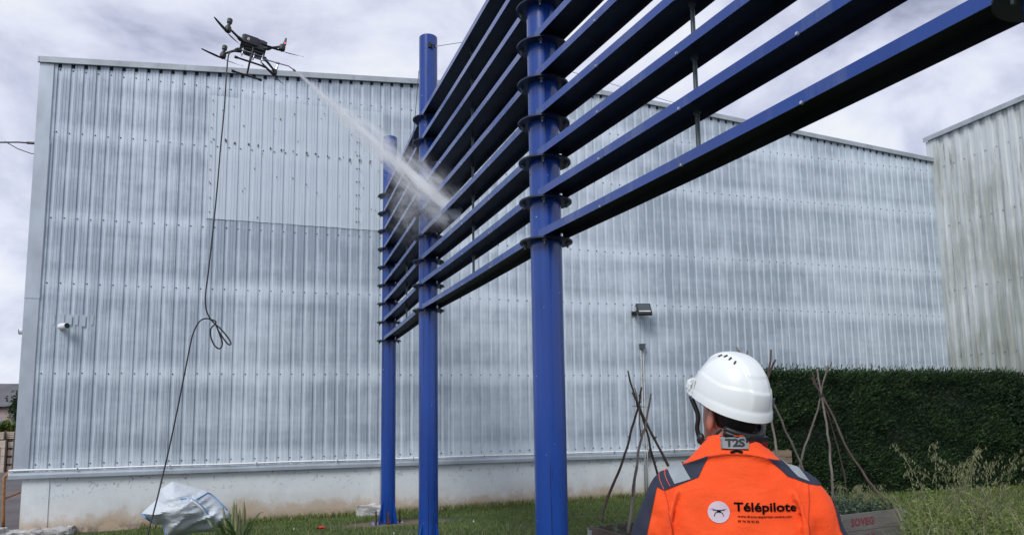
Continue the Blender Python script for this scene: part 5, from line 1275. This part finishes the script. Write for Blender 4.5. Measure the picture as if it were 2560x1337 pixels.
# helmet
hel = bpy.data.objects.new('helmet', None); 
RH = Matrix.Rotation(R(42), 3, 'Z') @ Matrix.Rotation(R(19), 3, 'X'); hc = Vector((.0, .005, 1.632))
hv = []; hf = []; NA, NR_ = 200, 64; HA, HB, HH = .110, .134, .157
def hpt(th_, s_):
    "s_: 0 rim .. 1 crown"
    ph = s_ * math.pi / 2; ct, st_ = math.cos(th_), math.sin(th_)      # th_=90deg is the front
    r_ = math.cos(ph) ** .86; z = HH * math.sin(ph) ** .92
    x, y = HA * r_ * ct, HB * r_ * st_
    back = max(0, -st_); front = max(0, st_)
    zlow = -.018 * back ** .8 + .004 * front
    z = z + zlow * (1 - s_) ** 1.4
    k = 1.0
    if s_ < .10: k += .060 * (1 - s_ / .10) ** .5 * (.35 + .65 * min(1, back * 1.5 + .2))      # rim lip
    if s_ < .24: k += .36 * max(0, front - .45) ** 1.1 * (1 - s_ / .24) ** 1.3                  # short peak
    rid = 1 / (1 + math.exp((abs(x) - .034) / .0014)) if s_ > .1 else 0
    k += .055 * rid * min(1, (s_ - .1) / .2) * (1 if s_ < .97 else (1 - s_) / .03)
    pan = 1 / (1 + math.exp((s_ - (.30 + .035 * abs(((th_ * 4 / math.pi + .5) % 2) - 1))) / .004)); k += .024 * pan * (1 if s_ > .10 else .5)   # lower band stands proud
    return Vector((x * k, y * k, z + (.004 * rid if s_ > .5 else 0)))
for j in range(NR_ + 1):
    s_ = j / NR_ * .995
    for i in range(NA): hv.append(hpt(2 * math.pi * i / NA, s_))
for j in range(NR_):
    for i in range(NA): hf.append((j * NA + i, j * NA + (i + 1) % NA, (j + 1) * NA + (i + 1) % NA, (j + 1) * NA + i))
hv.append(Vector((0, 0, HH + .004))); hf += [(NR_ * NA + i, NR_ * NA + (i + 1) % NA, len(hv) - 1) for i in range(NA)]
o0 = len(hv)
for i in range(NA): q_ = hpt(2 * math.pi * i / NA, 0); hv.append(Vector((q_.x * .93, q_.y * .93, q_.z - .002)))
for i in range(NA): q_ = hpt(2 * math.pi * i / NA, .5); hv.append(Vector((q_.x * .95, q_.y * .95, q_.z * .95)))
for i in range(NA): hf.append((i, o0 + i, o0 + (i + 1) % NA, (i + 1) % NA)); hf.append((o0 + i, o0 + NA + i, o0 + NA + (i + 1) % NA, o0 + (i + 1) % NA))
COL.objects.link(hel); bpy.data.objects.remove(hel)
M['helmet'] = pmat('white_helmet_shell', (.80, .84, .84), .28, 0, .03, 3, .05, 30); M['helmet'].node_tree.nodes['Principled BSDF'].inputs['Coat Weight'].default_value = .3
TH_ = lambda v: hc + RH @ v
mb = MB(); mb.add([TH_(v) for v in hv], hf); hel = P_(mb, 'helmet', M['helmet'], pe_, 50)
for k in range(4):
    v = Vector((-.046, .030 - .0225 * k, 0)); d = v.copy(); 
    # find the shell surface above this x,y
    best = min((hpt(2 * math.pi * i / 96, s_ / 60) for i in range(96) for s_ in range(20, 60)), key=lambda q_: (q_.x - v.x) ** 2 + (q_.y - v.y) ** 2)
    nrm_ = Vector((best.x / HA ** 2, best.y / HB ** 2, best.z / HH ** 2)).normalized(); mb = MB(); rot = RH @ nrm_.to_track_quat('Z', 'Y').to_matrix()
    mb.box(TH_(best + nrm_ * .0015), (.0045, .0125, .004), rot); P_(mb, 'vent_slot', M['black'], hel, False)
# accessory rail and clips at the front edge
for th_ in (R(150), R(30)):
    q_ = hpt(th_, .12); mb = MB(); rot = RH @ Vector((q_.x, q_.y, 0)).to_track_quat('Z', 'Y').to_matrix(); mb.box(TH_(q_ * 1.02), (.016, .040, .006), rot); P_(mb, 'accessory_slot', M['helmet'], hel, False)
    mb = MB(); mb.box(TH_(q_ * 1.045), (.006, .020, .003), rot); P_(mb, 'slot_mark', M['tape'], hel, False)
mb = MB()
for a in np.linspace(R(58), R(140), 9):
    q_ = hpt(a, .06); rot = RH @ Vector((q_.x, q_.y, 0)).to_track_quat('Z', 'Y').to_matrix(); mb.box(TH_(q_ * 1.02 + Vector((0, 0, .006))), (.020, .018, .009), rot)
P_(mb, 'visor_clip', M['helmet'], hel, False)
q_ = hpt(R(-52), .16); rot = RH @ Vector((q_.x, q_.y, 0)).to_track_quat('Z', 'Y').to_matrix(); mb = MB(); mb.box(TH_(q_ * 1.012), (.022, .030, .003), rot); P_(mb, 'maker_mark', M['rod'], hel, False)
# harness: headband under the rim, ratchet, chin strap
mb = MB(); pts = []
for a in np.linspace(R(212), R(352), 24): pts.append(hl(.086 * math.cos(a), -.012 + .104 * math.sin(a), -.052 - .028 * max(0, -math.sin(a))))
for (dz, w) in ((.012, .010), (0, .011), (-.012, .010)):
    mb.tube([p + HROT @ Vector((0, 0, dz)) for p in pts], w, 8)
P_(mb, 'headband', M['black'], hel)
c_ = hl(.0, -.118, -.088); mb = MB(); mb.box(c_, (.085, .030, .042), HROT); P_(mb, 'ratchet', M['black'], hel, False)
mb = MB(); mb.box(hl(-.030, -.126, -.086), (.030, .018, .018), HROT); mb.box(hl(.028, -.128, -.092), (.022, .018, .020), HROT); P_(mb, 'ratchet_insert', pmat('dark_red_plastic', (.12, .012, .018), .4), hel, False)
mb = MB(); mb.tube(smooth_path([TH_(hpt(R(150), .0)), hl(-.088, .042, -.04), hl(-.086, .040, -.085), hl(-.070, .030, -.128), hl(-.03, .05, -.142)], 5), .0075, 7); mb.tube(smooth_path([hl(-.080, -.060, -.060), hl(-.088, -.035, -.092), hl(-.084, .010, -.118), hl(-.070, .030, -.128)], 5), .0045, 7)
ell(mb, hl(-.080, .026, -.112), (.012, .014, .018), HROT, 12, 8); P_(mb, 'chin_strap', M['black'], hel)
mb = MB(); mb.tube(smooth_path([TH_(hpt(R(15), .0)), hl(.088, .030, -.04), hl(.086, .032, -.085), hl(.070, .030, -.128), hl(.03, .05, -.142)], 5), .0075, 7); P_(mb, 'chin_strap', M['black'], hel)
